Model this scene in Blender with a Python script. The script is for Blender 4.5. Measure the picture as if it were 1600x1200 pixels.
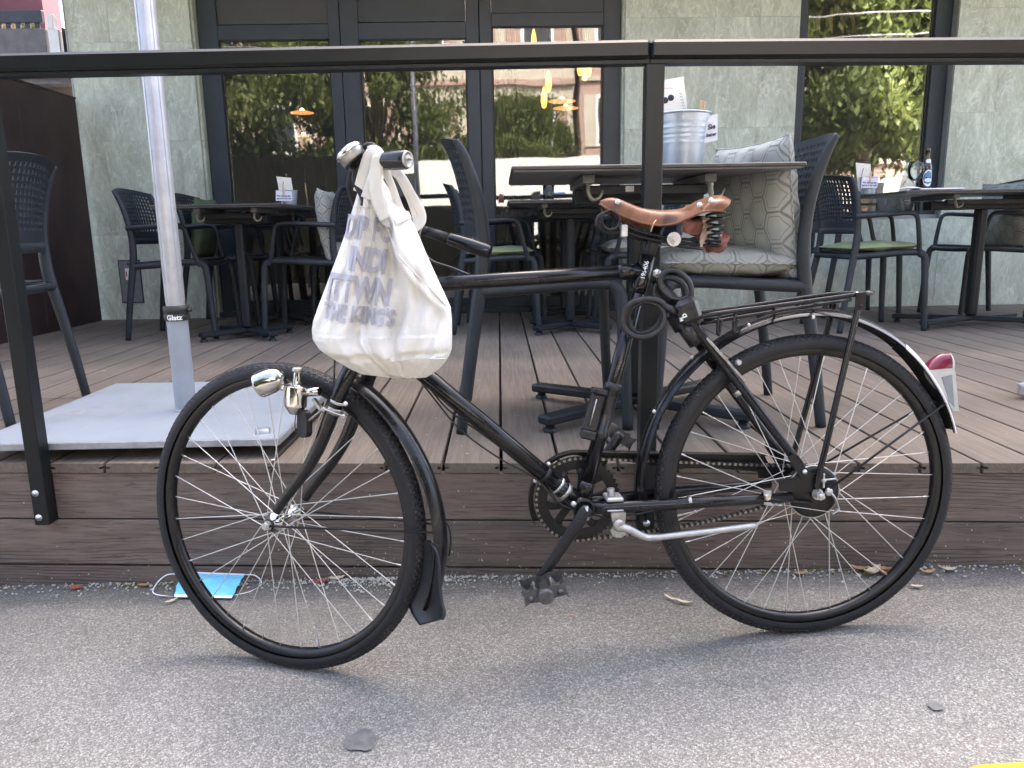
import bpy, bmesh, math, random
from math import sin, cos, pi, radians, sqrt, atan2, tan, acos
from mathutils import Vector as V, Matrix

random.seed(7)
sc = bpy.context.scene
for o in list(bpy.data.objects):
    bpy.data.objects.remove(o)
COL = sc.collection

# ------------------------------------------------------------------ camera
CAM_H, PITCH, ROLL, YAW, FPX = 0.93, radians(11.4), radians(-0.9), radians(0.8), 1200.0
cf = V((sin(YAW) * cos(PITCH), cos(YAW) * cos(PITCH), -sin(PITCH)))
r0 = V((cos(YAW), -sin(YAW), 0)); u0 = r0.cross(cf)
cr = r0 * cos(ROLL) + u0 * sin(ROLL); cu = u0 * cos(ROLL) - r0 * sin(ROLL)
CC = V((0, 0, CAM_H))
cam_d = bpy.data.cameras.new('camera'); cam = bpy.data.objects.new('camera', cam_d); COL.objects.link(cam)
cam_d.sensor_width = 36.0; cam_d.lens = 36.0 * FPX / 1600.0
cam_d.clip_start = 0.05; cam_d.clip_end = 2000
cam.matrix_world = Matrix(((cr.x, cu.x, -cf.x, CC.x), (cr.y, cu.y, -cf.y, CC.y), (cr.z, cu.z, -cf.z, CC.z), (0, 0, 0, 1)))
sc.camera = cam
cam_d.dof.use_dof = False

# ------------------------------------------------------------------ sky, sun, exposure
SUN_EL, SUN_AZ = radians(54), radians(14)      # the sun stands behind the restaurant; the terrace lies in its shade
w = bpy.data.worlds.new('World'); sc.world = w; w.use_nodes = True
nt = w.node_tree; nt.nodes.clear()
wo = nt.nodes.new('ShaderNodeOutputWorld'); bg = nt.nodes.new('ShaderNodeBackground'); sky = nt.nodes.new('ShaderNodeTexSky')
sky.sky_type = 'NISHITA'; sky.sun_disc = False; sky.sun_elevation = SUN_EL; sky.sun_rotation = SUN_AZ
sky.air_density = 0.8; sky.dust_density = 7.0; sky.ozone_density = 0.2
bg.inputs['Strength'].default_value = 0.15
nt.links.new(sky.outputs[0], bg.inputs[0]); nt.links.new(bg.outputs[0], wo.inputs[0])
sun_d = bpy.data.lights.new('sun', 'SUN'); sun_d.energy = 2.8; sun_d.angle = radians(0.5); sun_d.color = (1.0, 0.95, 0.87)
sun = bpy.data.objects.new('sun', sun_d); COL.objects.link(sun)
sun.rotation_euler = (-(pi / 2 - SUN_EL), 0, -SUN_AZ)
sc.view_settings.view_transform = 'Standard'; sc.view_settings.look = 'None'
sc.view_settings.gamma = 1.0; sc.view_settings.exposure = 3.0; sc.view_settings.use_curve_mapping = False
sc.render.engine = 'CYCLES'
sc.cycles.use_denoising = True
sc.cycles.max_bounces = 8; sc.cycles.transparent_max_bounces = 16; sc.cycles.sample_clamp_indirect = 6.0
sc.cycles.caustics_reflective = False; sc.cycles.caustics_refractive = False

# ------------------------------------------------------------------ measuring helpers (photo pixels, 1600 x 1200, to places at a known distance)
def ray(px, py):
    return cf + cr * ((px - 800.0) / FPX) - cu * ((py - 600.0) / FPX)
def PY(px, py, y):
    d = ray(px, py); return CC + d * ((y - CC.y) / d.y)
def PZ(px, py, z):
    d = ray(px, py); return CC + d * ((z - CC.z) / d.z)
def PP(px, py, p0, n):
    d = ray(px, py); return CC + d * ((p0 - CC).dot(n) / d.dot(n))

# ------------------------------------------------------------------ mesh helpers
def spline(pts, k=6, closed=False):
    pts = [V(p) for p in pts]; n = len(pts); out = []
    if n < 3: return pts
    for i in range(n if closed else n - 1):
        if closed: a, b, c, d = pts[i - 1], pts[i], pts[(i + 1) % n], pts[(i + 2) % n]
        else: a, b, c, d = pts[max(i - 1, 0)], pts[i], pts[i + 1], pts[min(i + 2, n - 1)]
        for j in range(k):
            t = j / k; t2 = t * t; t3 = t2 * t
            out.append(0.5 * (2 * b + (c - a) * t + (2 * a - 5 * b + 4 * c - d) * t2 + (3 * b - a - 3 * c + d) * t3))
    if not closed: out.append(pts[-1])
    return out
def lerp(a, b, t): return a + (b - a) * t
def interp(tab, x):
    if x <= tab[0][0]: return tab[0][1]
    for (x0, y0), (x1, y1) in zip(tab, tab[1:]):
        if x <= x1: return y0 + (y1 - y0) * (x - x0) / (x1 - x0)
    return tab[-1][1]
def frame_of(axis, hint=None):
    a = V(axis).normalized(); h = V(hint) if hint is not None else (V((0, 0, 1)) if abs(a.z) < .9 else V((1, 0, 0)))
    x = (h - a * h.dot(a)).normalized(); return x, a.cross(x), a

class MB:
    def __init__(s): s.v = []; s.f = []; s.flat = set()
    def add(s, vs, fs, flat=False):
        o = len(s.v); s.v += [V(p) for p in vs]
        for f in fs:
            if flat: s.flat.add(len(s.f))
            s.f.append([i + o for i in f])
        return s
    def box(s, c, size, R=None, b=0.0):
        c = V(c); hx, hy, hz = [q / 2 for q in size]
        T = (lambda p: c + (R @ V(p))) if R is not None else (lambda p: c + V(p))
        if b <= 0:
            vs = [(x, y, z) for x in (-hx, hx) for y in (-hy, hy) for z in (-hz, hz)]
            fs = [(0, 1, 3, 2), (4, 6, 7, 5), (0, 4, 5, 1), (2, 3, 7, 6), (0, 2, 6, 4), (1, 5, 7, 3)]
            return s.add([T(p) for p in vs], fs, True)
        b = min(b, hx * .95, hy * .95, hz * .95); vs = []; idx = {}
        for sx in (-1, 1):
            for sy in (-1, 1):
                for sz in (-1, 1):
                    for k in range(3):
                        p = [sx * (hx - b), sy * (hy - b), sz * (hz - b)]; p[k] = (sx * hx, sy * hy, sz * hz)[k]
                        idx[(sx, sy, sz, k)] = len(vs); vs.append(T(p))
        fs = []
        for k in range(3):
            i, j = [q for q in range(3) if q != k]
            for sg in (-1, 1):
                q = []
                for a, bb in ((-1, -1), (1, -1), (1, 1), (-1, 1)):
                    t = [0, 0, 0]; t[k] = sg; t[i] = a; t[j] = bb; q.append(idx[(*t, k)])
                fs.append(q)
            for a in (-1, 1):
                for bb in (-1, 1):
                    t0 = [0, 0, 0]; t0[i] = a; t0[j] = bb; t1 = list(t0); t0[k] = -1; t1[k] = 1
                    fs.append([idx[(*t0, i)], idx[(*t1, i)], idx[(*t1, j)], idx[(*t0, j)]])
        for sx in (-1, 1):
            for sy in (-1, 1):
                for sz in (-1, 1): fs.append([idx[(sx, sy, sz, k)] for k in range(3)])
        return s.add(vs, fs, True)
    def bar(s, p0, p1, wd, ht, up=(0, 0, 1), b=0.0):
        p0, p1 = V(p0), V(p1); d = p1 - p0; L = d.length; x, y, a = frame_of(d, up)
        R = Matrix((y, x, a)).transposed()
        return s.box((p0 + p1) / 2, (wd, ht, L), R, b)
    def tube(s, pts, r, n=10, closed=False, cap=True, flat=1.0, hint=None):
        pts = [V(p) for p in pts]; m = len(pts)
        rr = r if isinstance(r, (list, tuple)) else [r] * m
        if len(rr) != m: rr = [interp([(i / (len(rr) - 1), q) for i, q in enumerate(rr)], k / (m - 1)) for k in range(m)]
        tang = []
        for i in range(m):
            a = pts[i - 1] if (i > 0 or closed) else pts[i]; b = pts[(i + 1) % m] if (i < m - 1 or closed) else pts[i]
            t = (b - a); tang.append(t.normalized() if t.length > 1e-9 else V((0, 0, 1)))
        x, y, _ = frame_of(tang[0], hint); vs = []
        for i in range(m):
            t = tang[i]
            if hint is not None: x, y, _ = frame_of(t, hint)
            else:
                x = x - t * x.dot(t)
                x = x.normalized() if x.length > 1e-6 else frame_of(t)[0]
                y = t.cross(x)
            for k in range(n):
                a = 2 * pi * k / n; vs.append(pts[i] + x * (cos(a) * rr[i]) + y * (sin(a) * rr[i] * flat))
        fs = []
        for i in range(m if closed else m - 1):
            for k in range(n):
                a, b = i * n + k, i * n + (k + 1) % n; c, d = ((i + 1) % m) * n + (k + 1) % n, ((i + 1) % m) * n + k
                fs.append((a, b, c, d))
        s.add(vs, fs)
        if cap and not closed:
            o = len(s.v) - len(vs)
            s.flat.add(len(s.f)); s.f.append([o + k for k in reversed(range(n))])
            s.flat.add(len(s.f)); s.f.append([o + (m - 1) * n + k for k in range(n)])
        return s
    def cyl(s, p0, p1, r0, r1=None, n=16): return s.tube([p0, p1], [r0, r0 if r1 is None else r1], n)
    def lathe(s, prof, o=(0, 0, 0), axis=(0, 0, 1), n=24, hint=None, closed=False, arc=None):
        o = V(o); x, y, a = frame_of(axis, hint); vs = []; full = arc is None
        m = n if full else n + 1; a0, a1 = (0, 2 * pi) if full else arc
        for i in range(m):
            t = a0 + (a1 - a0) * i / n
            for (r, h) in prof: vs.append(o + (x * cos(t) + y * sin(t)) * r + a * h)
        k = len(prof); fs = []
        for i in range(n):
            j = (i + 1) % m
            for q in range(k if closed else k - 1):
                q2 = (q + 1) % k; fs.append((i * k + q, j * k + q, j * k + q2, i * k + q2))
        return s.add(vs, fs)
    def grid(s, f, nu, nv, cu_=False, cv_=False):
        vs = [f(i / (nu if cu_ else nu - 1), j / (nv if cv_ else nv - 1)) for i in range(nu) for j in range(nv)]; fs = []
        for i in range(nu if cu_ else nu - 1):
            for j in range(nv if cv_ else nv - 1):
                i2, j2 = (i + 1) % nu, (j + 1) % nv
                fs.append((i * nv + j, i2 * nv + j, i2 * nv + j2, i * nv + j2))
        return s.add(vs, fs)
    def ball(s, c, r, n=12, R=None):
        c = V(c); rx, ry, rz = r if isinstance(r, (tuple, list)) else (r, r, r)
        def f(u, v):
            a, b = 2 * pi * u, pi * (v - .5); p = V((rx * cos(b) * cos(a), ry * cos(b) * sin(a), rz * sin(b)))
            return c + (R @ p if R is not None else p)
        return s.grid(f, n * 2, n, True, False)
    def prism(s, poly, o, x, y, z, d0, d1):
        o, x, y, z = V(o), V(x), V(y), V(z); n = len(poly)
        vs = [o + x * a + y * b + z * d for d in (d0, d1) for a, b in poly]
        fs = [list(reversed(range(n))), list(range(n, 2 * n))] + [(i, (i + 1) % n, n + (i + 1) % n, n + i) for i in range(n)]
        return s.add(vs, fs, True)
    def mesh(s, name, smooth=True):
        me = bpy.data.meshes.new(name); me.from_pydata([tuple(p) for p in s.v], [], s.f); me.update()
        bm = bmesh.new(); bm.from_mesh(me); bmesh.ops.recalc_face_normals(bm, faces=bm.faces); bm.to_mesh(me); bm.free()
        me.polygons.foreach_set('use_smooth', [bool(smooth and i not in s.flat) for i in range(len(me.polygons))])
        return me

def obj(name, mb, mat, parent=None, smooth=True, world=True):
    me = mb.mesh(name, smooth) if isinstance(mb, MB) else mb
    o = bpy.data.objects.new(name, me); COL.objects.link(o)
    if mat is not None and not me.materials: me.materials.append(mat)
    if parent is not None:
        o.parent = parent
        if world and parent.type == 'EMPTY': o.matrix_parent_inverse = parent.matrix_basis.inverted()
    return o
def tag(o, label=None, cat=None, group=None, kind=None):
    if label: o['label'] = label
    if cat: o['category'] = cat
    if group: o['group'] = group
    if kind: o['kind'] = kind
    return o
def thing(name, label, cat, loc=(0, 0, 0), rz=0.0, group=None):
    o = bpy.data.objects.new(name, None); COL.objects.link(o); o.empty_display_size = .1
    o.location = loc; o.rotation_euler = (0, 0, rz); o.matrix_basis = Matrix.Translation(V(loc)) @ Matrix.Rotation(rz, 4, 'Z')
    return tag(o, label, cat, group)
def copy_tree(o, parent=None):
    c = o.copy(); COL.objects.link(c); c.parent = parent
    for ch in list(o.children): copy_tree(ch, c)
    return c
def text_mesh(body, size=1.0, bold=0.0, depth=0.0):
    cu_ = bpy.data.curves.new('text', 'FONT'); cu_.body = body; cu_.size = size; cu_.offset = bold; cu_.extrude = depth
    cu_.align_x = 'CENTER'; cu_.align_y = 'CENTER'; cu_.resolution_u = 3
    t = bpy.data.objects.new('text', cu_); COL.objects.link(t)
    dg = bpy.context.evaluated_depsgraph_get(); me = bpy.data.meshes.new_from_object(t.evaluated_get(dg))
    bpy.data.objects.remove(t); bpy.data.curves.remove(cu_); me.materials.clear()
    return me
# ------------------------------------------------------------------ materials
class NT:
    def __init__(s, name):
        s.m = bpy.data.materials.new(name); s.m.use_nodes = True; s.t = s.m.node_tree; s.t.nodes.clear()
        s.out = s.t.nodes.new('ShaderNodeOutputMaterial')
    def n(s, kind, **kw):
        nd = s.t.nodes.new(kind)
        for k, v in kw.items():
            if k.startswith('_'): nd.inputs[k[1:]].default_value = v
            elif k.startswith('i') and k[1:].isdigit(): nd.inputs[int(k[1:])].default_value = v
            else: setattr(nd, k, v)
        return nd
    def l(s, a, b): s.t.links.new(a, b)
    def coord(s, scale=(1, 1, 1), rot=(0, 0, 0), kind='Object'):
        tc = s.n('ShaderNodeTexCoord'); mp = s.n('ShaderNodeMapping'); mp.inputs['Scale'].default_value = scale; mp.inputs['Rotation'].default_value = rot
        s.l(tc.outputs[kind], mp.inputs[0]); return mp.outputs[0]
    def noise(s, co, scale, detail=4, rough=.55, dist=0):
        q = s.n('ShaderNodeTexNoise', _Scale=scale, _Detail=detail, _Roughness=rough, _Distortion=dist); s.l(co, q.inputs['Vector']); return q.outputs['Fac']
    def ramp(s, fac, stops):
        r = s.n('ShaderNodeValToRGB'); e = r.color_ramp.elements
        while len(e) < len(stops): e.new(.5)
        for el, (p, c) in zip(e, stops): el.position = p; el.color = (*c, 1) if len(c) == 3 else c
        s.l(fac, r.inputs[0]); return r.outputs[0]
    def mix(s, fac, a, b, mode='MIX'):
        q = s.n('ShaderNodeMix', data_type='RGBA', blend_type=mode)
        for sock, val in ((q.inputs['Factor'], fac), (q.inputs['A'], a), (q.inputs['B'], b)):
            if hasattr(val, 'node'): s.l(val, sock)
            else: sock.default_value = val if isinstance(val, (int, float)) else ((*val, 1) if len(val) == 3 else val)
        return [x for x in q.outputs if x.type == 'RGBA'][0]
    def math(s, op, a, b=None, c=None, clamp=False):
        q = s.n('ShaderNodeMath', operation=op, use_clamp=clamp)
        for i, val in enumerate((a, b, c)):
            if val is None: continue
            if hasattr(val, 'node'): s.l(val, q.inputs[i])
            else: q.inputs[i].default_value = val
        return q.outputs[0]
    def bump(s, h, strength=.3, dist=.002, prev=None):
        q = s.n('ShaderNodeBump', _Strength=strength, _Distance=dist); s.l(h, q.inputs['Height'])
        if prev: s.l(prev, q.inputs['Normal'])
        return q.outputs[0]
    def bsdf(s, col, rough=.5, metal=0, normal=None, **kw):
        p = s.n('ShaderNodeBsdfPrincipled')
        for sock, val in (('Base Color', col), ('Roughness', rough), ('Metallic', metal)):
            if hasattr(val, 'node'): s.l(val, p.inputs[sock])
            else: p.inputs[sock].default_value = (*val, 1) if isinstance(val, tuple) and len(val) == 3 else val
        if normal: s.l(normal, p.inputs['Normal'])
        for k, v in kw.items():
            sock = p.inputs[k.replace('_', ' ')]
            sock.default_value = v
        s.l(p.outputs[0], s.out.inputs[0]); return s.m

def basic(name, col, rough=.5, metal=0, var=.15, scale=8.0, bump=0.0, bscale=120.0, rvar=.1, **kw):
    t = NT(name); co = t.coord(); nz = t.noise(co, scale, 5)
    dk = tuple(c * (1 - var) for c in col); lt = tuple(min(1, c * (1 + var)) for c in col)
    c = t.ramp(nz, [(.3, dk), (.7, lt)])
    rg = t.math('MULTIPLY_ADD', t.noise(co, scale * 3, 3), rvar * 2, max(.02, rough - rvar))
    nm = t.bump(t.noise(co, bscale, 3), bump, .001) if bump else None
    return t.bsdf(c, rg, metal, nm, **kw)

M = {}
# asphalt: crushed stone in bitumen, worn pale, with darker stains
t = NT('asphalt'); co = t.coord()
vo = t.n('ShaderNodeTexVoronoi', _Scale=290.0, _Randomness=1.0); t.l(co, vo.inputs['Vector'])
v2 = t.n('ShaderNodeTexVoronoi', _Scale=540.0); t.l(co, v2.inputs['Vector'])
sep = t.n('ShaderNodeSeparateColor'); t.l(vo.outputs['Color'], sep.inputs[0]); sep2 = t.n('ShaderNodeSeparateColor'); t.l(v2.outputs['Color'], sep2.inputs[0])
st = t.ramp(sep.outputs[0], [(0, (.105, .101, .096)), (.42, (.20, .193, .183)), (.70, (.33, .319, .302)), (.88, (.56, .545, .52)), (1, (.76, .74, .71))])
st2 = t.ramp(sep2.outputs[1], [(0, (.095, .092, .087)), (.6, (.22, .213, .203)), (1, (.62, .605, .58))])
c = t.mix(.45, st, st2); c = t.mix(.28, c, (.245, .238, .226))
edge = t.ramp(vo.outputs['Distance'], [(.0, (1, 1, 1)), (.75, (.75, .75, .75)), (1, (.4, .4, .4))])
c = t.mix(1.0, c, edge, 'MULTIPLY')
big = t.ramp(t.noise(co, 1.7, 5, .6), [(.3, (.78, .78, .78)), (.7, (1.12, 1.11, 1.1))]); c = t.mix(1.0, c, big, 'MULTIPLY')
spot = t.ramp(t.noise(co, 11, 3, .5), [(.70, (1, 1, 1)), (.76, (.62, .62, .63))]); c = t.mix(1.0, c, spot, 'MULTIPLY')
hgt = t.math('ADD', t.math('MULTIPLY', vo.outputs['Distance'], -1.0), t.math('MULTIPLY', v2.outputs['Distance'], -.5))
c = t.mix(1.0, c, (1.12, 1.10, 1.045), 'MULTIPLY')
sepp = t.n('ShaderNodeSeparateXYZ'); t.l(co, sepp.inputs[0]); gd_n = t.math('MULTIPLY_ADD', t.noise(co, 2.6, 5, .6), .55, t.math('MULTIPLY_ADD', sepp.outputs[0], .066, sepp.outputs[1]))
c = t.mix(1.0, c, t.ramp(t.math('SUBTRACT', gd_n, 1.3), [(.0, (1.05, 1.05, 1.05)), (.38, (.98, .98, .98)), (.72, (.70, .69, .68)), (1.0, (.60, .59, .58))]), 'MULTIPLY')  # shade towards the deck painted into the colour, its edge broken by noise
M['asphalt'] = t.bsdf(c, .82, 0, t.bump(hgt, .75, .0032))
M['asphalt_patch'] = M['asphalt']

t = NT('asphalt_patch'); co = t.coord(); vo = t.n('ShaderNodeTexVoronoi', _Scale=250.0); t.l(co, vo.inputs['Vector']); sep = t.n('ShaderNodeSeparateColor'); t.l(vo.outputs['Color'], sep.inputs[0])
c = t.ramp(sep.outputs[0], [(0, (.085, .080, .073)), (.5, (.165, .156, .143)), (.8, (.27, .256, .236)), (1, (.60, .575, .535))])
c = t.mix(1.0, c, t.ramp(t.noise(co, 9, 5, .6), [(.3, (.7, .7, .7)), (.7, (1.15, 1.13, 1.1))]), 'MULTIPLY')
M['asphalt_patch'] = t.bsdf(c, .85, 0, t.bump(t.math('MULTIPLY', vo.outputs['Distance'], -1.0), .8, .0035))

def wood(name, axis, dark, mid, light, gscale=1.0, streak=.25):
    t = NT(name); info = t.n('ShaderNodeObjectInfo'); tc = t.n('ShaderNodeTexCoord'); add = t.n('ShaderNodeVectorMath', operation='ADD')
    rnd = t.n('ShaderNodeVectorMath', operation='SCALE'); cmb = t.n('ShaderNodeCombineXYZ'); 
    for i in range(3): t.l(info.outputs['Random'], cmb.inputs[i])
    t.l(cmb.outputs[0], rnd.inputs[0]); rnd.inputs['Scale'].default_value = 37.0
    t.l(tc.outputs['Object'], add.inputs[0]); t.l(rnd.outputs[0], add.inputs[1])
    mp = t.n('ShaderNodeMapping'); s = [1, 1, 1]; s[axis] = .028; mp.inputs['Scale'].default_value = s; t.l(add.outputs[0], mp.inputs[0]); co = mp.outputs[0]
    mp2 = t.n('ShaderNodeMapping'); s2 = [1, 1, 1]; s2[axis] = .22; mp2.inputs['Scale'].default_value = s2; t.l(add.outputs[0], mp2.inputs[0])
    warp = t.noise(mp2.outputs[0], 14, 3, .5)
    gr = t.noise(co, 95 * gscale, 3, .6, 1.3)
    wv = t.math('SINE', t.math('MULTIPLY_ADD', warp, 9.0, t.math('MULTIPLY', t.noise(co, 26 * gscale, 2), 34.0)))
    sx_ = t.n('ShaderNodeSeparateXYZ'); t.l(tc.outputs['Object'], sx_.inputs[0]); acr = sx_.outputs[2 if axis == 0 else 0]
    phase = t.math('MULTIPLY_ADD', t.noise(mp2.outputs[0], 5.0, 3, .5), 46.0, t.math('MULTIPLY', acr, 820.0 * gscale)); groove = t.math('SINE', phase)
    fine = t.noise(co, 260 * gscale, 2, .6)
    lines = t.math('MULTIPLY_ADD', wv, .11, t.math('MULTIPLY_ADD', fine, .45, t.math('MULTIPLY', gr, .6)))
    emb = t.ramp(t.math('MULTIPLY', t.math('MULTIPLY_ADD', groove, .5, .5), t.ramp(t.noise(mp2.outputs[0], 9, 3), [(.35, (.55,) * 3), (.6, (1, 1, 1))])), [(.72, (1, 1, 1)), (.92, (1 - streak,) * 3)]); emb2 = t.ramp(t.noise(co, 270 * gscale, 2, .5, .3), [(.33, (1 - streak * .8,) * 3), (.40, (1, 1, 1))])
    c = t.mix(t.math('MULTIPLY', emb, emb2), dark, t.ramp(lines, [(.2, tuple(lerp(a, b, .5) for a, b in zip(dark, mid))), (.5, mid), (.85, light)]))
    big = t.ramp(t.noise(tc.outputs['Object'], 2.2, 4), [(.3, (.76, .77, .78)), (.7, (1.16, 1.13, 1.10))]); c = t.mix(1.0, c, big, 'MULTIPLY')
    per = t.ramp(info.outputs['Random'], [(0, (.88, .88, .9)), (1, (1.1, 1.08, 1.05))]); c = t.mix(1.0, c, per, 'MULTIPLY')
    du = t.ramp(t.noise(tc.outputs['Object'], 240, 2, .7), [(.68, (0, 0, 0)), (.78, (1, 1, 1))]); c = t.mix(t.math('MULTIPLY', du, .25), c, (.4, .38, .34))
    return t.bsdf(c, .72, 0, t.bump(t.math('MULTIPLY_ADD', emb, .5, lines), .55, .0018))
M['deck'] = wood('deck_composite', 1, (.082, .064, .050), (.156, .126, .098), (.21, .173, .138))
M['fascia'] = wood('fascia_composite', 0, (.060, .044, .036), (.172, .133, .111), (.235, .19, .163), .8, .75)
M['indoor_wood'] = wood('indoor_oak', 0, (.22, .11, .05), (.36, .19, .09), (.45, .26, .13))

# green grey split stone tile
t = NT('stone_tile'); info = t.n('ShaderNodeObjectInfo'); tc = t.n('ShaderNodeTexCoord'); add = t.n('ShaderNodeVectorMath', operation='ADD'); cmb = t.n('ShaderNodeCombineXYZ')
t.l(t.math('MULTIPLY', info.outputs['Random'], 50.0), cmb.inputs[0]); t.l(t.math('MULTIPLY', info.outputs['Random'], 31.0), cmb.inputs[2])
t.l(tc.outputs['Object'], add.inputs[0]); t.l(cmb.outputs[0], add.inputs[1]); co = add.outputs[0]
mp = t.n('ShaderNodeMapping'); mp.inputs['Rotation'].default_value = (0, .55, 0); mp.inputs['Scale'].default_value = (1, 1, .45); t.l(co, mp.inputs[0])
n1 = t.noise(mp.outputs[0], 4.2, 9, .70, .9); n2 = t.noise(mp.outputs[0], 55, 5, .7)
c = t.ramp(n1, [(.30, (.19, .195, .155)), (.44, (.335, .362, .312)), (.57, (.43, .468, .412)), (.70, (.62, .67, .61))])
c = t.mix(.35, c, t.ramp(n2, [(.3, (.23, .245, .205)), (.7, (.56, .60, .54))]))
vein = t.ramp(t.math('ABSOLUTE', t.math('SUBTRACT', t.noise(mp.outputs[0], 7.0, 6, .6, 1.5), .5)), [(.0, (1, 1, 1)), (.018, (0, 0, 0))])
c = t.mix(t.math('MULTIPLY', vein, .5), c, (.66, .69, .64))
rust = t.ramp(t.noise(co, 2.3, 5, .6), [(.55, (0, 0, 0)), (.75, (1, 1, 1))]); c = t.mix(t.math('MULTIPLY', rust, .45), c, (.30, .285, .215))
c = t.mix(1.0, c, (1.14, 1.20, 1.14), 'MULTIPLY')
M['stone'] = t.bsdf(c, .55, 0, t.bump(t.math('ADD', n1, t.math('MULTIPLY', n2, .4)), .5, .004))

M['joint'] = basic('tile_joint', (.16, .16, .145), .9)
M['rail'] = basic('black_powder_coat', (.008, .009, .010), .30, 0, .15, 10, .02, 300, .04, Specular_IOR_Level=.32)
M['post'] = basic('dark_powder_coat', (.009, .011, .012), .38, 0, .15, 10, .02, 300, .04, Specular_IOR_Level=.3)
M['frame_slate'] = basic('slate_frame_paint', (.030, .043, .054), .42, 0, .1, 6, .02, 300, .05, Specular_IOR_Level=.35)
M['transom'] = basic('grey_transom_sheet', (.050, .056, .062), .4, 0, .1, 4, Specular_IOR_Level=.35)
M['resin'] = basic('anthracite_resin', (.023, .029, .036), .46, 0, .16, 14, .10, 700, .06, Specular_IOR_Level=.36)
M['table_metal'] = basic('table_black_metal', (.016, .019, .023), .45, 0, .2, 14, .1, 600, .06, Specular_IOR_Level=.3)
M['hpl'] = basic('dark_table_laminate', (.040, .040, .041), .36, 0, .2, 30, .1, 300, .08)
M['hpl_under'] = basic('grey_table_underside', (.165, .165, .168), .4, 0, .1, 10)
M['hook'] = basic('cast_grey_metal', (.33, .32, .28), .45, .5, .15, 60)
M['alu'] = basic('brushed_aluminium', (.46, .46, .475), .50, .6, .12, 20, .05, 200, .06)
M['plate'] = basic('pale_grey_paint', (.285, .315, .352), .40, 0, .12, 7, .05, 200, .14)
t = NT('pale_grey_paint_scuffed'); co = t.coord(); c = t.ramp(t.noise(co, 6, 5, .6), [(.3, (.26, .29, .325)), (.7, (.31, .34, .378))])
c = t.mix(t.math('MULTIPLY', t.ramp(t.noise(co, 3.2, 6, .7, 1.2), [(.52, (0, 0, 0)), (.68, (1, 1, 1))]), .38), c, (.205, .20, .185)); c = t.mix(t.math('MULTIPLY', t.ramp(t.noise(t.coord((1, .12, 1), (0, 0, .7)), 60, 3, .6), [(.66, (0, 0, 0)), (.72, (1, 1, 1))]), .35), c, (.42, .44, .46))
M['plate_top'] = t.bsdf(c, .42)
M['plate_edge'] = basic('galvanised_edge', (.36, .37, .38), .5, .3, .2, 30)
M['clamp'] = basic('black_clamp_plastic', (.02, .02, .021), .5)
M['screw'] = basic('zinc_screw', (.62, .61, .58), .3, .9, .15, 90)
M['white_print'] = basic('white_print', (.82, .82, .8), .6, 0, .04)
M['brown_panel'] = basic('brown_steel_panel', (.042, .025, .024), .55, 0, .4, 2.5, .1, 90, .1, Specular_IOR_Level=.3)
M['dark_fence'] = basic('dark_fence_paint', (.006, .006, .0045), .95, 0, .3, 5, Specular_IOR_Level=.05)  # near black, for the added boards and boxes that darken the reflections
M['pink'] = basic('pink_render', (.20, .085, .12), .8, 0, .08, 3, .2, 90)
M['rough_pink'] = basic('rough_pink_render', (.20, .14, .135), .9, 0, .25, 60, .5, 120)
M['concrete'] = basic('grey_concrete', (.15, .15, .16), .85, 0, .2, 9, .2, 90)
M['beige'] = basic('beige_render', (.20, .165, .14), .85, 0, .12, 4, .2, 60)
M['white_panel'] = basic('white_panel', (.72, .74, .75), .5, 0, .05)
M['dark_panel'] = basic('dark_blue_panel', (.03, .037, .05), .5)
M['soffit'] = basic('grey_soffit', (.07, .072, .075), .6, 0, .1, 3)
M['wall_core'] = basic('render_core', (.3, .3, .28), .9)
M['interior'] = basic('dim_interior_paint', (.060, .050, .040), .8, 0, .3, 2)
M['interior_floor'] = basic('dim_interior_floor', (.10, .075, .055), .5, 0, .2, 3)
M['curtain'] = basic('dark_wine_curtain', (.035, .010, .018), .85, 0, .2, 30)
M['steel_sheet'] = basic('brushed_steel_sheet', (.22, .24, .26), .42, .3, .12, 30)
M['galv'] = basic('galvanised_bucket', (.50, .56, .62), .42, .7, .06, 60, .03, 200, .05)
M['paper'] = basic('cream_paper', (.76, .72, .62), .75, 0, .05)
M['card'] = basic('white_card', (.80, .79, .84), .7, 0, .03)
M['ink'] = basic('dark_ink', (.02, .018, .03), .7)
M['ink_purple'] = basic('purple_ink', (.05, .03, .16), .7)
M['ink_red'] = basic('wine_red_ink', (.28, .03, .07), .7)
M['stick'] = basic('birch_wood', (.66, .45, .26), .7, 0, .1, 30)
M['bottle'] = basic('brown_bottle_glass', (.022, .009, .004), .07, 0, .2, 20, Coat_Weight=.6)
M['label'] = basic('white_bottle_label', (.75, .77, .78), .5)
M['label_blue'] = basic('blue_bottle_label', (.08, .22, .40), .5)
M['china'] = basic('white_china', (.8, .8, .79), .2)
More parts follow.
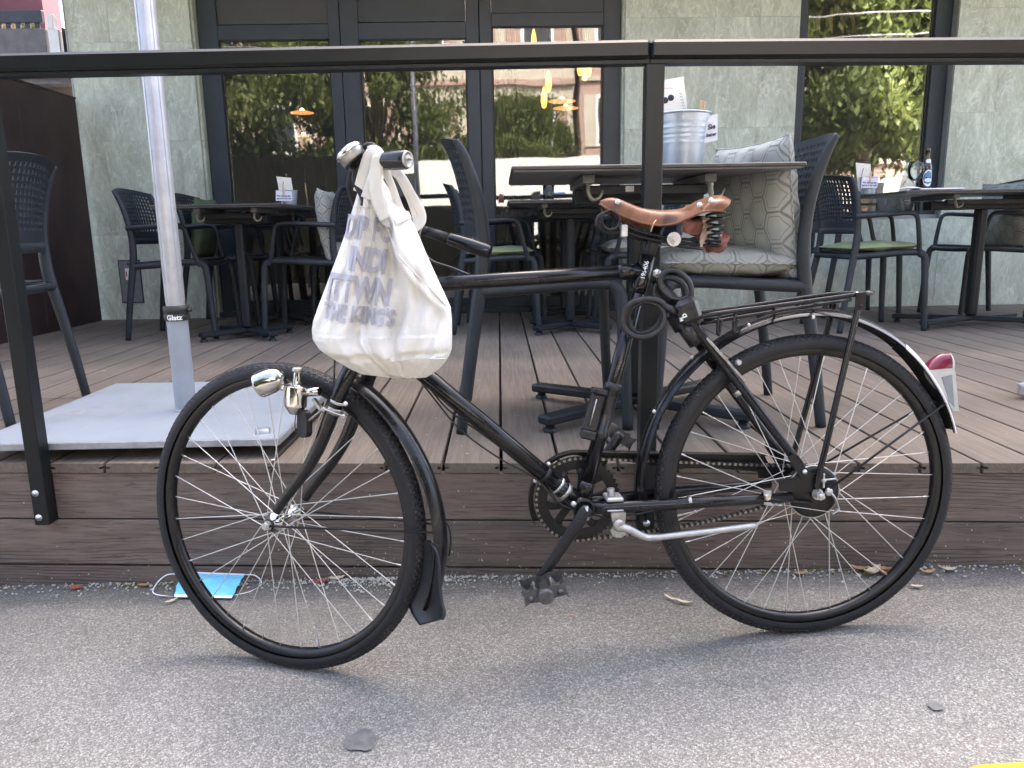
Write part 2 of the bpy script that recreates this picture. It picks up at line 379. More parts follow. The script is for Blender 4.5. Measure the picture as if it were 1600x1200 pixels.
# bicycle
t = NT('worn_black_enamel'); co = t.coord()
chip = t.ramp(t.noise(co, 130, 3, .65), [(.70, (0, 0, 0)), (.735, (1, 1, 1))]); zone = t.ramp(t.noise(co, 9, 3), [(.5, (0, 0, 0)), (.62, (1, 1, 1))])
ch = t.math('MULTIPLY', chip, zone)
c = t.mix(ch, t.ramp(t.noise(co, 22, 4), [(.3, (.004, .004, .005)), (.75, (.009, .009, .011))]), t.ramp(t.noise(co, 40, 2), [(.45, (.14, .135, .13)), (.6, (.16, .06, .045))]))
dust = t.ramp(t.noise(co, 60, 5, .7), [(.45, (0, 0, 0)), (.8, (1, 1, 1))]); c = t.mix(t.math('MULTIPLY', dust, .04), c, (.28, .26, .24))
rg = t.math('MULTIPLY_ADD', t.noise(co, 35, 4), .22, .10)
M['enamel'] = t.bsdf(c, rg, 0, t.bump(t.noise(co, 260, 3), .03, .001), Specular_IOR_Level=.4)
M['black_part'] = basic('black_parts_paint', (.009, .009, .010), .42, 0, .4, 40, .08, 300, .12, Specular_IOR_Level=.35)
M['rim'] = basic('black_rim', (.006, .006, .007), .30, 0, .3, 30, .0, 300, .06, Specular_IOR_Level=.45)
t = NT('tyre_rubber'); co = t.coord(); du = t.noise(co, 45, 5, .7)
c = t.ramp(du, [(.35, (.011, .011, .013)), (.62, (.017, .018, .021)), (.85, (.036, .036, .036))])
M['rubber'] = t.bsdf(c, t.math('MULTIPLY_ADD', du, .3, .38), 0, t.bump(t.noise(co, 500, 2), .08, .001), Specular_IOR_Level=.35)
t = NT('tyre_tread'); co = t.coord(); v = t.n('ShaderNodeTexVoronoi', _Scale=230.0); t.l(co, v.inputs['Vector'])
c = t.ramp(v.outputs['Distance'], [(.2, (.018, .018, .019)), (.55, (.045, .044, .043)), (.9, (.11, .107, .10))])
c = t.mix(t.ramp(t.noise(co, 18, 4), [(.35, (0, 0, 0)), (.7, (1, 1, 1))]), (.016, .016, .017), c)
M['tread'] = t.bsdf(c, .8, 0, t.bump(v.outputs['Distance'], .9, .003))
M['flap'] = basic('mudflap_rubber', (.012, .013, .016), .42, 0, .3, 20, .1, 300, .12, Specular_IOR_Level=.4)
M['chrome'] = basic('worn_chrome', (.52, .51, .48), .14, 1, .25, 50, .05, 400, .1)
M['steel'] = basic('dull_steel', (.38, .37, .35), .38, .9, .3, 80, .1, 400, .12)
M['zinc'] = basic('white_zinc', (.46, .46, .45), .4, .6, .15, 60)
M['spoke'] = basic('spoke_steel', (.62, .61, .58), .3, .5, .1, 60)
M['pedal'] = basic('worn_pedal_metal', (.085, .085, .085), .4, .5, .4, 60, .3, 300, .15)
M['chain'] = basic('oily_chain', (.26, .25, .24), .36, .8, .3, 200)
M['chain_plate'] = basic('oily_chain_plate', (.03, .029, .028), .4, .4, .4, 200)
M['chainring'] = basic('black_chainring', (.011, .011, .012), .45, .0, .4, 60, .1, 300, .1, Specular_IOR_Level=.35)
t = NT('saddle_leather'); co = t.coord(); n1 = t.noise(co, 30, 6, .65); n2 = t.noise(co, 260, 3)
c = t.ramp(n1, [(.28, (.050, .018, .008)), (.5, (.155, .058, .023)), (.72, (.26, .108, .043))])
scr = t.ramp(t.noise(t.coord((1, 1, .2)), 150, 3, .6), [(.66, (0, 0, 0)), (.76, (1, 1, 1))]); c = t.mix(t.math('MULTIPLY', scr, .35), c, (.40, .19, .10))
M['leather'] = t.bsdf(c, t.math('MULTIPLY_ADD', n1, .3, .22), 0, t.bump(n2, .22, .001), Specular_IOR_Level=.4)
M['torn'] = basic('torn_leather_underside', (.20, .085, .070), .85, 0, .6, 45, .6, 120)
M['felt'] = basic('pale_torn_felt', (.46, .34, .27), .95, 0, .35, 60, .6, 160)
M['grip'] = basic('black_grip', (.008, .008, .010), .16, 0, .2, 30, 0, 100, .05)
t = NT('white_chipped_paint'); co = t.coord()
ch = t.ramp(t.noise(co, 90, 5, .7), [(.66, (0, 0, 0)), (.70, (1, 1, 1))]); c = t.mix(ch, t.ramp(t.noise(co, 14, 3), [(.3, (.66, .66, .63)), (.7, (.78, .78, .76))]), (.09, .06, .05))
M['guard_white'] = t.bsdf(c, .35)
M['lens'] = basic('dark_red_lens', (.16, .010, .035), .22, 0, .12, 20, Coat_Weight=.4)
M['lamp_grey'] = basic('grey_lamp_body', (.46, .47, .46), .42, .3, .12, 20)
M['lock'] = basic('black_lock_plastic', (.014, .014, .016), .3, 0, .25, 40, .06, 300, .1)
t = NT('cable_sheath'); co = t.coord(); wv = t.n('ShaderNodeTexWave', _Scale=160.0, _Distortion=2.0); t.l(co, wv.inputs['Vector'])
M['cable'] = t.bsdf(t.mix(wv.outputs['Fac'], (.008, .008, .009), (.026, .026, .028)), .3, 0, t.bump(wv.outputs['Fac'], .3, .001))
# cloth
t = NT('cotton_canvas'); co = t.coord()
w1 = t.n('ShaderNodeTexWave', _Scale=420.0, _Distortion=1.0); t.l(co, w1.inputs['Vector'])
w2 = t.n('ShaderNodeTexWave', _Scale=420.0, _Distortion=1.0, bands_direction='Z'); t.l(co, w2.inputs['Vector'])
n1 = t.noise(co, 16, 5, .6)
c = t.ramp(n1, [(.3, (.62, .605, .56)), (.7, (.73, .715, .68))])
c = t.mix(t.ramp(t.noise(co, 7, 4), [(.55, (0, 0, 0)), (.8, (1, 1, 1))]), c, (.57, .54, .48))
crease = t.noise(t.coord((1, 1, .55)), 34, 5, .62, .8)
bp_ = t.bump(crease, .45, .010); M['canvas'] = t.bsdf(c, .9, 0, t.bump(t.math('ADD', w1.outputs['Fac'], w2.outputs['Fac']), .18, .0006, bp_))
M['bag_print'] = basic('faded_grey_print', (.375, .37, .42), .9, 0, .12, 40)
def cushion_mat(name, hexa, base, line=(0, 0, 0), sx=1.0, sy=1.0):
    t = NT(name); co = t.coord()
    nz = t.noise(co, 9, 4); c = t.ramp(nz, [(.3, tuple(q * .88 for q in base)), (.7, tuple(q * 1.12 for q in base))])
    weave = t.noise(co, 600, 2)
    if hexa:
        mp = t.n('ShaderNodeMapping'); mp.inputs['Scale'].default_value = (sx, sy, 0); t.l(co, mp.inputs[0])
        RX, RY = 1.0, 1.7320508
        def cell(off):
            a = t.n('ShaderNodeVectorMath', operation='SUBTRACT'); t.l(mp.outputs[0], a.inputs[0]); a.inputs[1].default_value = (off * RX / 2 - 50 * RX, off * RY / 2 - 50 * RY, 0)
            m_ = t.n('ShaderNodeVectorMath', operation='MODULO'); t.l(a.outputs[0], m_.inputs[0]); m_.inputs[1].default_value = (RX, RY, 1)
            b = t.n('ShaderNodeVectorMath', operation='SUBTRACT'); t.l(m_.outputs[0], b.inputs[0]); b.inputs[1].default_value = (RX / 2, RY / 2, 0)
            ab = t.n('ShaderNodeVectorMath', operation='ABSOLUTE'); t.l(b.outputs[0], ab.inputs[0])
            dt = t.n('ShaderNodeVectorMath', operation='DOT_PRODUCT'); t.l(ab.outputs[0], dt.inputs[0]); dt.inputs[1].default_value = (.5, .8660254, 0)
            sx_ = t.n('ShaderNodeSeparateXYZ'); t.l(ab.outputs[0], sx_.inputs[0])
            return t.math('MAXIMUM', dt.outputs['Value'], sx_.outputs[0])
        d = t.math('MINIMUM', cell(0), cell(1))
        ln = t.ramp(d, [(0, (0, 0, 0)), (.34, (0, 0, 0)), (.352, (.75, .75, .75)), (.372, (.75, .75, .75)), (.384, (0, 0, 0)), (.462, (0, 0, 0)), (.476, (1, 1, 1)), (.5, (1, 1, 1))])
        c = t.mix(ln, c, line); h = t.math('MULTIPLY_ADD', ln, -.6, t.math('MULTIPLY', weave, .3))
    else: h = weave
    cre = t.noise(co, 14, 3, .5); return t.bsdf(c, .92, 0, t.bump(h, .4, .0015, t.bump(cre, .35, .012)))
M['hex'] = cushion_mat('hexagon_cushion_cloth', True, (.40, .415, .38), (.215, .22, .205), 10.5, 15.0)
M['green'] = cushion_mat('green_cushion_cloth', False, (.30, .36, .20))
M['dark_green'] = cushion_mat('dark_green_cushion_cloth', False, (.11, .15, .075))
M['mask_blue'] = basic('blue_mask_fabric', (.17, .54, .76), .85, 0, .14, 30, .5, 200)
M['mask_white'] = basic('white_mask_fabric', (.78, .80, .82), .85)
M['leaf_dry'] = basic('dry_leaf', (.42, .24, .12), .8, 0, .3, 40)
M['leaf_red'] = basic('red_leaf', (.33, .08, .04), .8, 0, .3, 40)
M['leaf_pale'] = basic('pale_leaf', (.52, .42, .30), .8, 0, .25, 40)
M['grit'] = basic('pale_grit', (.55, .52, .46), .85, 0, .3, 60)
M['moss'] = basic('moss', (.13, .12, .035), .95, 0, .4, 60)
M['yellow_paint'] = basic('yellow_road_paint', (.50, .37, .03), .8, 0, .3, 60, .6, 200)
M['gum_pale'] = basic('pale_trodden_gum', (.165, .16, .155), .95, 0, .25, 60)
M['gum'] = basic('trodden_gum', (.125, .122, .118), .95, 0, .25, 60)
M['seam'] = basic('tar_seam', (.060, .058, .056), .6)
# reflections: street side
t = NT('tree_leaf'); info = t.n('ShaderNodeObjectInfo'); co = t.coord(); nz = t.noise(co, 1.3, 4)
c = t.ramp(nz, [(.3, (.050, .075, .020)), (.55, (.115, .145, .036)), (.75, (.20, .215, .055))])
p = t.n('ShaderNodeBsdfPrincipled', _Roughness=.6); t.l(c, p.inputs['Base Color']); tr = t.n('ShaderNodeBsdfTranslucent'); t.l(c, tr.inputs[0])
mx = t.n('ShaderNodeMixShader', _Fac=.45); t.l(p.outputs[0], mx.inputs[1]); t.l(tr.outputs[0], mx.inputs[2]); t.l(mx.outputs[0], t.out.inputs[0]); M['leaf'] = t.m
M['bark'] = basic('bark', (.11, .085, .06), .9, 0, .3, 12, .5, 60)
M['cream'] = basic('cream_render', (.46, .42, .35), .85, 0, .1, 1.5)
M['salmon'] = basic('salmon_render', (.36, .25, .21), .85, 0, .1, 1.5)
M['roof'] = basic('roof_tile', (.23, .09, .06), .8, 0, .2, 6)
M['pane_dark'] = basic('far_window_pane', (.03, .035, .04), .1)
M['van_white'] = basic('white_vehicle_paint', (.78, .78, .76), .3, 0, .02)
M['van_blue'] = basic('blue_stripe', (.05, .14, .38), .35)
M['wire'] = basic('overhead_wire', (.22, .22, .22), .6)
# window glass: clear float glass, a mirror for part of the light, clear for the rest, with a thin painted haze on top
t = NT('window_glass'); fr = t.n('ShaderNodeFresnel', _IOR=2.15); co = t.coord(); 
g = t.n('ShaderNodeBsdfGlossy', _Roughness=.018); g.inputs['Color'].default_value = (.97, .98, .96, 1)
wav = t.bump(t.noise(co, 1.1, 2, .5), .045, .05); t.l(wav, g.inputs['Normal'])
tp = t.n('ShaderNodeBsdfTransparent'); tp.inputs[0].default_value = (.80, .82, .80, 1)
mx = t.n('ShaderNodeMixShader'); t.l(t.math('MULTIPLY', fr.outputs[0], 1.35, None, True), mx.inputs[0]); t.l(tp.outputs[0], mx.inputs[1]); t.l(g.outputs[0], mx.inputs[2]); df = t.n('ShaderNodeBsdfDiffuse'); df.inputs[0].default_value = (.55, .56, .52, 1); m3 = t.n('ShaderNodeMixShader', _Fac=.035); t.l(mx.outputs[0], m3.inputs[1]); t.l(df.outputs[0], m3.inputs[2]); t.l(m3.outputs[0], t.out.inputs[0]); M['glass'] = t.m
t = NT('drinking_glass'); fr = t.n('ShaderNodeFresnel', _IOR=1.5); g = t.n('ShaderNodeBsdfGlossy', _Roughness=.02); tp = t.n('ShaderNodeBsdfTransparent'); tp.inputs[0].default_value = (.93, .95, .95, 1)
mx = t.n('ShaderNodeMixShader'); t.l(fr.outputs[0], mx.inputs[0]); t.l(tp.outputs[0], mx.inputs[1]); t.l(g.outputs[0], mx.inputs[2]); t.l(mx.outputs[0], t.out.inputs[0]); M['clear'] = t.m
def emit(name, col, s):
    t = NT(name); e = t.n('ShaderNodeEmission', _Strength=s); e.inputs[0].default_value = (*col, 1); t.l(e.outputs[0], t.out.inputs[0]); return t.m
M['lamp_amber'] = emit('amber_lamp', (1.0, .42, .08), .55)
M['lamp_gold'] = emit('gold_lamp', (1.0, .36, .10), .22)
M['lamp_hot'] = emit('bulb', (1.0, .75, .3), 1.5)
M['screen'] = basic('coloured_poster', (.12, .25, .45), .5, 0, .6, 9)
# ================================================================== THE SETTING
DZ = 0.316                                            # deck level
def fy(x): return 1.979 - 0.066 * x                   # front edge of the deck
def gz(x, y=0): return 0.030 * (max(-6, min(6, x)) - 0.34)   # the street falls gently to the left

# ground
mb = MB(); xs = [-400, -60, -20, -6, -3, -1.5, 0, 1.5, 3, 6, 20, 60, 400]; ys = [-400, -60, -25, -12, -6, -2, 0, 1, 2, 3, 6, 12, 60, 400]
mb.add([(x, y, gz(x)) for x in xs for y in ys], [(i * len(ys) + j, (i + 1) * len(ys) + j, (i + 1) * len(ys) + j + 1, i * len(ys) + j + 1) for i in range(len(xs) - 1) for j in range(len(ys) - 1)])
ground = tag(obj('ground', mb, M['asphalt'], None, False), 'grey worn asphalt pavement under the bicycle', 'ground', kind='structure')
# tar seam of an old patch, running beside the deck
def strip(name, pts, wd, mat, up=.008):
    mb = MB(); vs = []
    for i, p in enumerate(pts):
        a = pts[max(0, i - 1)]; b = pts[min(len(pts) - 1, i + 1)]; d = (V(b) - V(a)).normalized(); n = V((-d.y, d.x, 0)) * (wd[i] if isinstance(wd, list) else wd)
        for q in (V(p) + n, V(p) - n): vs.append((q.x, q.y, gz(q.x) + up))
    mb.add(vs, [(2 * i, 2 * i + 1, 2 * i + 3, 2 * i + 2) for i in range(len(pts) - 1)]); return mb
random.seed(3)
sp = []
for i in range(60):
    x = -1.9 + i * .065; sp.append((x, fy(x) - .105 + .010 * sin(i * .5) + random.uniform(-.004, .004), 0))
mb = MB(); vs = []
for q in sp: vs += [(q[0], q[1], gz(q[0]) + .004), (q[0], fy(q[0]) + .03, gz(q[0]) + .004)]
mb.add(vs, [(2 * i, 2 * i + 1, 2 * i + 3, 2 * i + 2) for i in range(len(sp) - 1)])
del mb
o = obj('tar_seam', strip('tar_seam', sp, [random.choice((.0004, .0009, .0016)) for _ in sp], M['seam']), M['seam']); tag(o, 'thin dark seam in the asphalt along the deck', 'seam', kind='structure')
# yellow road marking, bottom right
ypts = [PZ(1508, 1199, .02), PZ(1530, 1193, .02), PZ(1600, 1189, .022), PZ(1720, 1185, .025), PZ(1900, 1178, .03)]
mb = MB(); vs = []
for p in ypts: vs += [(p.x, p.y, gz(p.x) + .004), (p.x + .02, p.y - .12, gz(p.x) + .004)]
mb.add(vs, [(2 * i, 2 * i + 1, 2 * i + 3, 2 * i + 2) for i in range(len(ypts) - 1)])
tag(obj('road_marking', mb, M['yellow_paint']), 'yellow painted line at the near edge of the pavement', 'marking', kind='structure')
# dark trodden spots
for (px, py, rx, ry, lab) in ((563, 1146, .030, .021, 'large dark oval stain on asphalt in the foreground'), (1460, 1116, .014, .010, 'small dark stain on asphalt below the rear wheel')):
    c = PZ(px, py, 0); mb = MB(); n = 22; vs = [(c.x, c.y, gz(c.x) + .0044)]
    for k in range(n):
        a = 2 * pi * k / n; q = 1 + .10 * sin(3 * a + px) + .07 * sin(5 * a); vs.append((c.x + rx * q * cos(a), c.y + ry * 1.5 * q * sin(a), gz(c.x) + .0044))
    mb.add(vs, [(0, k + 1, (k + 1) % n + 1) for k in range(n)])
    tag(obj('stain', mb, M['gum' if px < 900 else 'gum_pale'], None), lab, 'stain')

# deck: planks with grooved sides, cut off along the front
deck = tag(obj('deck', MB().box((1.0, 3.95, DZ - .10), (8.4, 3.3, .10)), M['ink']), 'raised terrace deck of grey brown planks', 'deck', kind='structure')  # core coloured black to paint the shade inside the plank gaps
PW, GAP, TH = .156, .0090, .027
w_ = (PW - GAP) / 2
prof = [(-w_, 0), (w_, 0), (w_, -.010), (w_ - .011, -.010), (w_ - .011, -.0165), (w_, -.0165), (w_, -TH), (-w_, -TH), (-w_, -.0165), (-w_ + .011, -.0165), (-w_ + .011, -.010), (-w_, -.010)]
prof = [(-w_ + .002, 0), (w_ - .002, 0), (w_, -.002)] + prof[2:] + [(-w_, -.002)]
for k in range(-20, 31):
    x = -.005 + PW * (k + .5)
    cuts = [fy(x)]
    if x < -.45: cuts.append(2.93 + .0 * x)
    cuts.append(5.86)
    for a, b in zip(cuts, cuts[1:]):
        if b < 5.8: b -= .004
        mb = MB(); n = len(prof)
        y0 = lambda q: (fy(x + q) - .006 if a < 2.5 else a)
        mb.add([(q, y0(q), z) for q, z in prof] + [(q, b, z) for q, z in prof], [list(range(n)), list(reversed(range(n, 2 * n)))] + [(i, n + i, n + (i + 1) % n, (i + 1) % n) for i in range(n)], True)
        pl = obj('plank', mb, M['deck'], deck, False); pl.location = (x, 0, DZ + random.uniform(-.0006, .0006))
# fascia boards
def fascia(z0, z1, cuts, dy=0):
    for a, b in zip(cuts, cuts[1:]):
        a += .001; b -= .001
        mb = MB(); p0, p1 = V((a, fy(a) + .012 + dy, (z0 + z1) / 2)), V((b, fy(b) + .012 + dy, (z0 + z1) / 2))
        mb.bar(p0, p1, .024, z1 - z0, (0, 0, 1), .002); obj('fascia_board', mb, M['fascia'], deck, False)
fascia(DZ - TH - .002 - .1335, DZ - TH - .003, [-3.2, 1.9, 5.0], .001)
fascia(DZ - TH - .140 - .1335, DZ - TH - .140, [-3.2, .72 - .9, 5.0], .0015)
fascia(DZ - TH - .280 - .09, DZ - TH - .280, [-3.2, 5.0], .003)
# screws set in the plank ends
for px, py in ((98, 718), (427, 718)):
    p = PZ(px, py, DZ); obj('screw', MB().lathe([(0, .0012), (.006, .0012), (.0075, 0)], (p.x, p.y, DZ + .0008), (0, 0, 1), 14), M['screw'], deck)

# railing
rail = thing('railing', 'black metal railing with posts bolted to the deck front', 'railing', (-.1, fy(-.1) - .03, .12))
RL, RJ, RR = PY(0, 101, fy(-1.2) - .03), PY(1015, 80, fy(.36) - .03), PY(1600, 76.5, fy(1.25) - .03)
RL2 = RL + (RL - RJ) * .6; RR2 = RR + (RR - RJ) * 1.2
for a, b in ((RL2, RJ - (RJ - RL).normalized() * .0005), (RJ + (RR - RJ).normalized() * .0005, RR2)):
    h = MB().bar(a, b, .058, .042, (0, 0, 1), .007); hr = obj('handrail', h, M['rail'], rail, False)
    obj('base_strip', MB().bar(a - V((0, 0, .026)), b - V((0, 0, .026)), .036, .010, (0, 0, 1), .001), M['post'], hr, False)
for px, py, wd in ((64, 822, .040), (1010, 830, .043)):
    b = PY(px, py, fy(-1.2 if px < 500 else .36) - .05); t_ = lerp(RL, RJ, (b.x - RL.x) / (RJ.x - RL.x)); ht = t_.z - .031
    po = obj('post', MB().box((b.x, fy(b.x) - .026, (b.z + ht) / 2), (wd, .046, ht - b.z), None, .002), M['post'], rail, False)
    for dz in (.022, .092):
        q = V((b.x - (.006 if px < 500 else 0), fy(b.x) - .0495, b.z + dz))
        obj('bolt', MB().lathe([(0, .004), (.003, .0042), (.0032, .0025), (.0085, .002), (.0095, 0)], q, (0, -1, 0), 18), M['screw'], po)

# ------------------------------------------------------------------ restaurant
FYW, FYG = 5.74, 5.86                                  # stone face, glass plane
rest = thing('restaurant', 'restaurant front of green grey stone with slate framed glass doors', 'building', (0, FYW, DZ))
core = MB()
for a, b in ((-2.955, -2.115), (.915, 2.14), (3.262, 6.5)): core.box(((a + b) / 2, FYW + .17, 1.55), (b - a - .01, .26, 3.1))
core.box((2.7, FYW + .18, .64), (1.13, .24, .70)); core.box((1.6, FYW + 2.6, 6.05), (9.2, 5.2, 5.8)); core.box((-6.6, FYW + 2.8, 7.6), (7.2, 4.4, 2.6))
obj('wall', core, M['wall_core'], rest, False)
rows = [.30, .93, 1.585, 2.245, 2.905, 3.14]
random.seed(11)
def tiles(cuts, y, rws, jit=.0):
    for r0_, r1_ in zip(rws, rws[1:]):
        for a, b in zip(cuts, cuts[1:]):
            d = random.uniform(0, .0006)
            tl = obj('tile', MB().box((0, 0, 0), (b - a - .0010, .026, r1_ - r0_ - .0010), None, .0005), M['stone'], rest, False)
            tl.location = ((a + b) / 2, y + .013 - d, (r0_ + r1_) / 2); tl.matrix_parent_inverse = rest.matrix_basis.inverted()
tiles([-2.96, -2.67, -2.11], FYW, rows)
tiles([.912, 1.02, 1.54, 1.86, 2.14], FYW, [.30, .96, 1.62, 2.36, 3.14])
tiles([3.262, 3.58, 4.2, 4.9, 5.6], FYW, [.30, 1.0, 1.70, 2.40, 3.14])
tiles([2.14, 2.75, 3.262], FYW + .002, [.30, .96])
for x0, dy in ((-2.1115, .12), (.9135, .12)):           # stone returns beside the doors
    for r0_, r1_ in zip(rows, rows[1:]):
        s_ = 1 if x0 < 0 else -1
        tl = obj('tile', MB().box((x0 + s_ * .009, FYW + .030 + dy / 2, (r0_ + r1_) / 2), (.018, dy, r1_ - r0_ - .0035)), M['stone'], rest, False)
obj('corner_trim', MB().box((-2.966, FYW + .012, 1.7), (.009, .03, 2.8)), M['plate_edge'], rest, False)
# slate frames and panes
def frame_piece(par, x0, x1, z0, z1, y=FYG - .035, d=.07, name='frame'):
    return obj(name, MB().box(((x0 + x1) / 2, y + d / 2, (z0 + z1) / 2), (x1 - x0, d, z1 - z0), None, .003), M['frame_slate'], par, False)
def pane(par, x0, x1, z0, z1, tilt=0.0):
    yw = tilt * .5 * (x1 - x0)
    mb = MB(); mb.add([(x0, FYG - yw, z0), (x1, FYG + yw, z0), (x1, FYG + yw, z1), (x0, FYG - yw, z1)], [(0, 1, 2, 3)], True)
    return obj('pane', mb, M['glass'], par, False)
def glazing(x0, x1, gx0, gx1, zb, gz0, gz1, zt, name, tilt=0.0, top=True, tz=.08):
    fr = frame_piece(rest, x0, gx0, zb, zt, name=name)
    frame_piece(fr, gx1, x1, zb, zt); frame_piece(fr, gx0, gx1, zb, gz0, FYG - .032, .064); frame_piece(fr, gx0, gx1, gz1, gz1 + tz, FYG - .032, .064)
    pane(fr, gx0 - .004, gx1 + .004, gz0 - .004, gz1 + .004, tilt)
    for a, b in ((gx0, gx0 + .012), (gx1 - .012, gx1)): obj('glazing_bead', MB().box(((a + b) / 2, FYG - .012, (gz0 + gz1) / 2), (b - a, .016, gz1 - gz0 - .004)), M['post'], fr, False)
    if top: pane(fr, gx0 - .004, gx1 + .004, gz1 + tz - .004, zt - .05, .0); frame_piece(fr, gx0, gx1, zt - .055, zt, FYG - .032, .064)
    return fr
glazing(-2.09, -1.097, -1.955, -1.175, DZ, .43, 2.268, 3.05, 'door', .006, True, .10)
d2 = glazing(-1.092, -.115, -.966, -.205, DZ, .43, 2.262, 3.05, 'door', -.012, True, .11)
d3 = glazing(-.110, .905, -.026, .772, DZ, .43, 2.335, 3.05, 'door', .010, True, .09)
glazing(2.145, 3.258, 2.222, 3.143, .965, 1.02, 2.51, 3.05, 'window', .004, True, .08)
obj('hinge', MB().cyl((-1.094, FYG - .045, 1.29), (-1.094, FYG - .045, 1.33), .009), M['post'], d2)
obj('door_panel', MB().box((-.585, FYG - .012, 2.69), (.752, .012, .62)), M['frame_slate'], d2, False); obj('door_panel', MB().box((-1.565, FYG - .012, 2.69), (.775, .012, .63)), M['transom'], d2, False); obj('door_panel', MB().box((.373, FYG - .012, 2.715), (.795, .012, .57)), M['frame_slate'], d3, False)  # opaque left transom sheet, its grey painted in for the dim mirrored ceiling
obj('threshold', MB().box((-.6, FYG - .01, DZ + .02), (3.0, .16, .035)), M['frame_slate'], rest, False)
# soffit over the terrace, with a round lamp
sof = MB().box((1.0, 5.12, 3.12), (8.4, 1.44, .06)); so = obj('soffit', sof, M['soffit'], rest, False)
for i in range(6): obj('soffit_panel', MB().box((-2.4 + i * 1.3, 5.10, 3.082), (1.28, 1.38, .012), None, .002), M['soffit'], so, False)
obj('soffit_lamp', MB().lathe([(0, -.03), (.10, -.03), (.12, 0)], (-1.35, 5.0, 3.074), (0, 0, 1), 24), M['steel_sheet'], so)
# indoor room
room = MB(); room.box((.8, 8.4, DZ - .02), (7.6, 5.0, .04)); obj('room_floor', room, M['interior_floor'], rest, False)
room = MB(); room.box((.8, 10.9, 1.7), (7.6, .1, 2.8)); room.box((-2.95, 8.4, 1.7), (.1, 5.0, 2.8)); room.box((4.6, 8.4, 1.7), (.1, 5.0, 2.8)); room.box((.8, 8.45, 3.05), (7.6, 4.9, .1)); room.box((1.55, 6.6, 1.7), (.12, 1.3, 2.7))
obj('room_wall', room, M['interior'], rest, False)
# socket box with its number in the left pillar
sb = PY(205, 440, FYW - .004); sbx = thing('socket_box', 'steel socket cover numbered 13 set low in the left stone pillar', 'socket box', (sb.x, FYW, sb.z - .15))
o = obj('cover', MB().box((sb.x, FYW - .006, sb.z), (.145, .014, .30), None, .002), M['steel_sheet'], sbx, False)
obj('frame', MB().box((sb.x, FYW - .002, sb.z), (.16, .012, .315)), M['dark_panel'], sbx, False)
obj('number_plate', MB().box((sb.x - .01, FYW - .0145, sb.z + .055), (.042, .003, .085), None, .001), M['white_print'], sbx, False)
me = text_mesh('13', .05, .001); me.transform(Matrix.Translation((sb.x - .01, FYW - .0168, sb.z + .055)) @ Matrix.Rotation(pi / 2, 4, 'X')); obj('number', me, M['ink_red'], sbx)
obj('lock_screw', MB().lathe([(0, .004), (.007, .003), (.008, 0)], (sb.x - .005, FYW - .013, sb.z + .128), (0, -1, 0), 12), M['ink'], sbx)

# ------------------------------------------------------------------ brown panel wall and the neighbour house, left
bp0, bp1 = V((-2.955, 5.70, DZ)), V((-2.93, 3.6, DZ))
pw_ = thing('screen_wall', 'tall dark brown metal screen panel at the left end of the terrace', 'screen', bp0)
for i in range(3):
    a, b = bp0.lerp(bp1, i / 3), bp0.lerp(bp1, (i + 1) / 3); a, b = a.lerp(b, .002), b.lerp(a, .002)
    obj('panel', MB().bar(a + V((0, 0, .775)), b + V((0, 0, .775)), .035, 1.55, (0, 0, 1), .003), M['brown_panel'], pw_, False)
obj('cap_strip', MB().bar(bp0 + V((0, 0, 1.556)), bp1 + V((0, 0, 1.556)), .045, .012, (0, 0, 1)), M['brown_panel'], pw_, False)
NY = 9.0
nb = thing('neighbour_house', 'pink rendered house with a planted balcony beyond the brown screen', 'house', (-5.6, NY, 0))
def nbx(name, x0, y0, x1, y1, mat, dy=0.0, th=.3, par=None):
    a, b = PY(x0, y0, NY + dy), PY(x1, y1, NY + dy)
    return obj(name, MB().box(((a.x + b.x) / 2, NY + dy + th / 2, (a.z + b.z) / 2), (abs(b.x - a.x), th, abs(a.z - b.z)), None, .004), mat, par or nb, False)
nbx('wall', -700, -900, 84, 150, M['pink'], 1.2, .4); nbx('wall', 84, -900, 170, 160, M['rough_pink'], .6, .4)
nbx('lower_wall', -700, 118, 150, 420, M['beige'], .35, .4)
bal = nbx('balcony', -600, 52, 74, 84, M['concrete'], -.1, 1.0)
nbx('balcony_rail', -600, 23, 66, 35, M['dark_panel'], -.05, .06, bal)
nbx('corner_panel', 72, 22, 84, 45, M['white_panel'], -.12, .08, bal); nbx('corner_panel', 74, 46, 95, 84, M['white_panel'], -.14, .08, bal); nbx('side_panel', 95.5, 42, 102, 84, M['frame_slate'], -.13, .08, bal); nbx('side_panel', 102.5, 42, 122, 84, M['dark_panel'], -.1, .08, bal)
for i in range(10): nbx('rail_bar', 53 - i * 15, 34, 63 - i * 15, 54, M['dark_panel'], -.03, .03, bal)
nbx('gutter', -600, 113, 108, 121, M['white_panel'], -.05, .12); nbx('gutter_board', -600, 121, 112, 131, M['concrete'], 0, .2); nbx('gutter_bracket', 104, 110, 118, 122, M['dark_panel'], -.06, .1)
random.seed(5)
for k in range(6):
    p = PY(4 + k * 9, 50, NY + .35); mb = MB()
    for j in range(26):
        a, b = random.uniform(0, 2 * pi), random.uniform(.2, 1.3); d = V((cos(a) * cos(b), sin(a) * cos(b), sin(b))); L = random.uniform(.06, .16); s_ = d.cross(V((0, 0, 1))).normalized() * .012
        mb.add([p, p + d * L * .5 + s_, p + d * L, p + d * L * .5 - s_], [(0, 1, 2, 3)])
    tag(obj('balcony_plant', mb, M['leaf'] if k > 3 else M['leaf_pale']), ('leftmost dry', 'second dry', 'third dry', 'fourth dry', 'green', 'rightmost green')[k] + ' plant behind the balcony bars of the pink house', 'plant', 'plants on the balcony of the pink house')
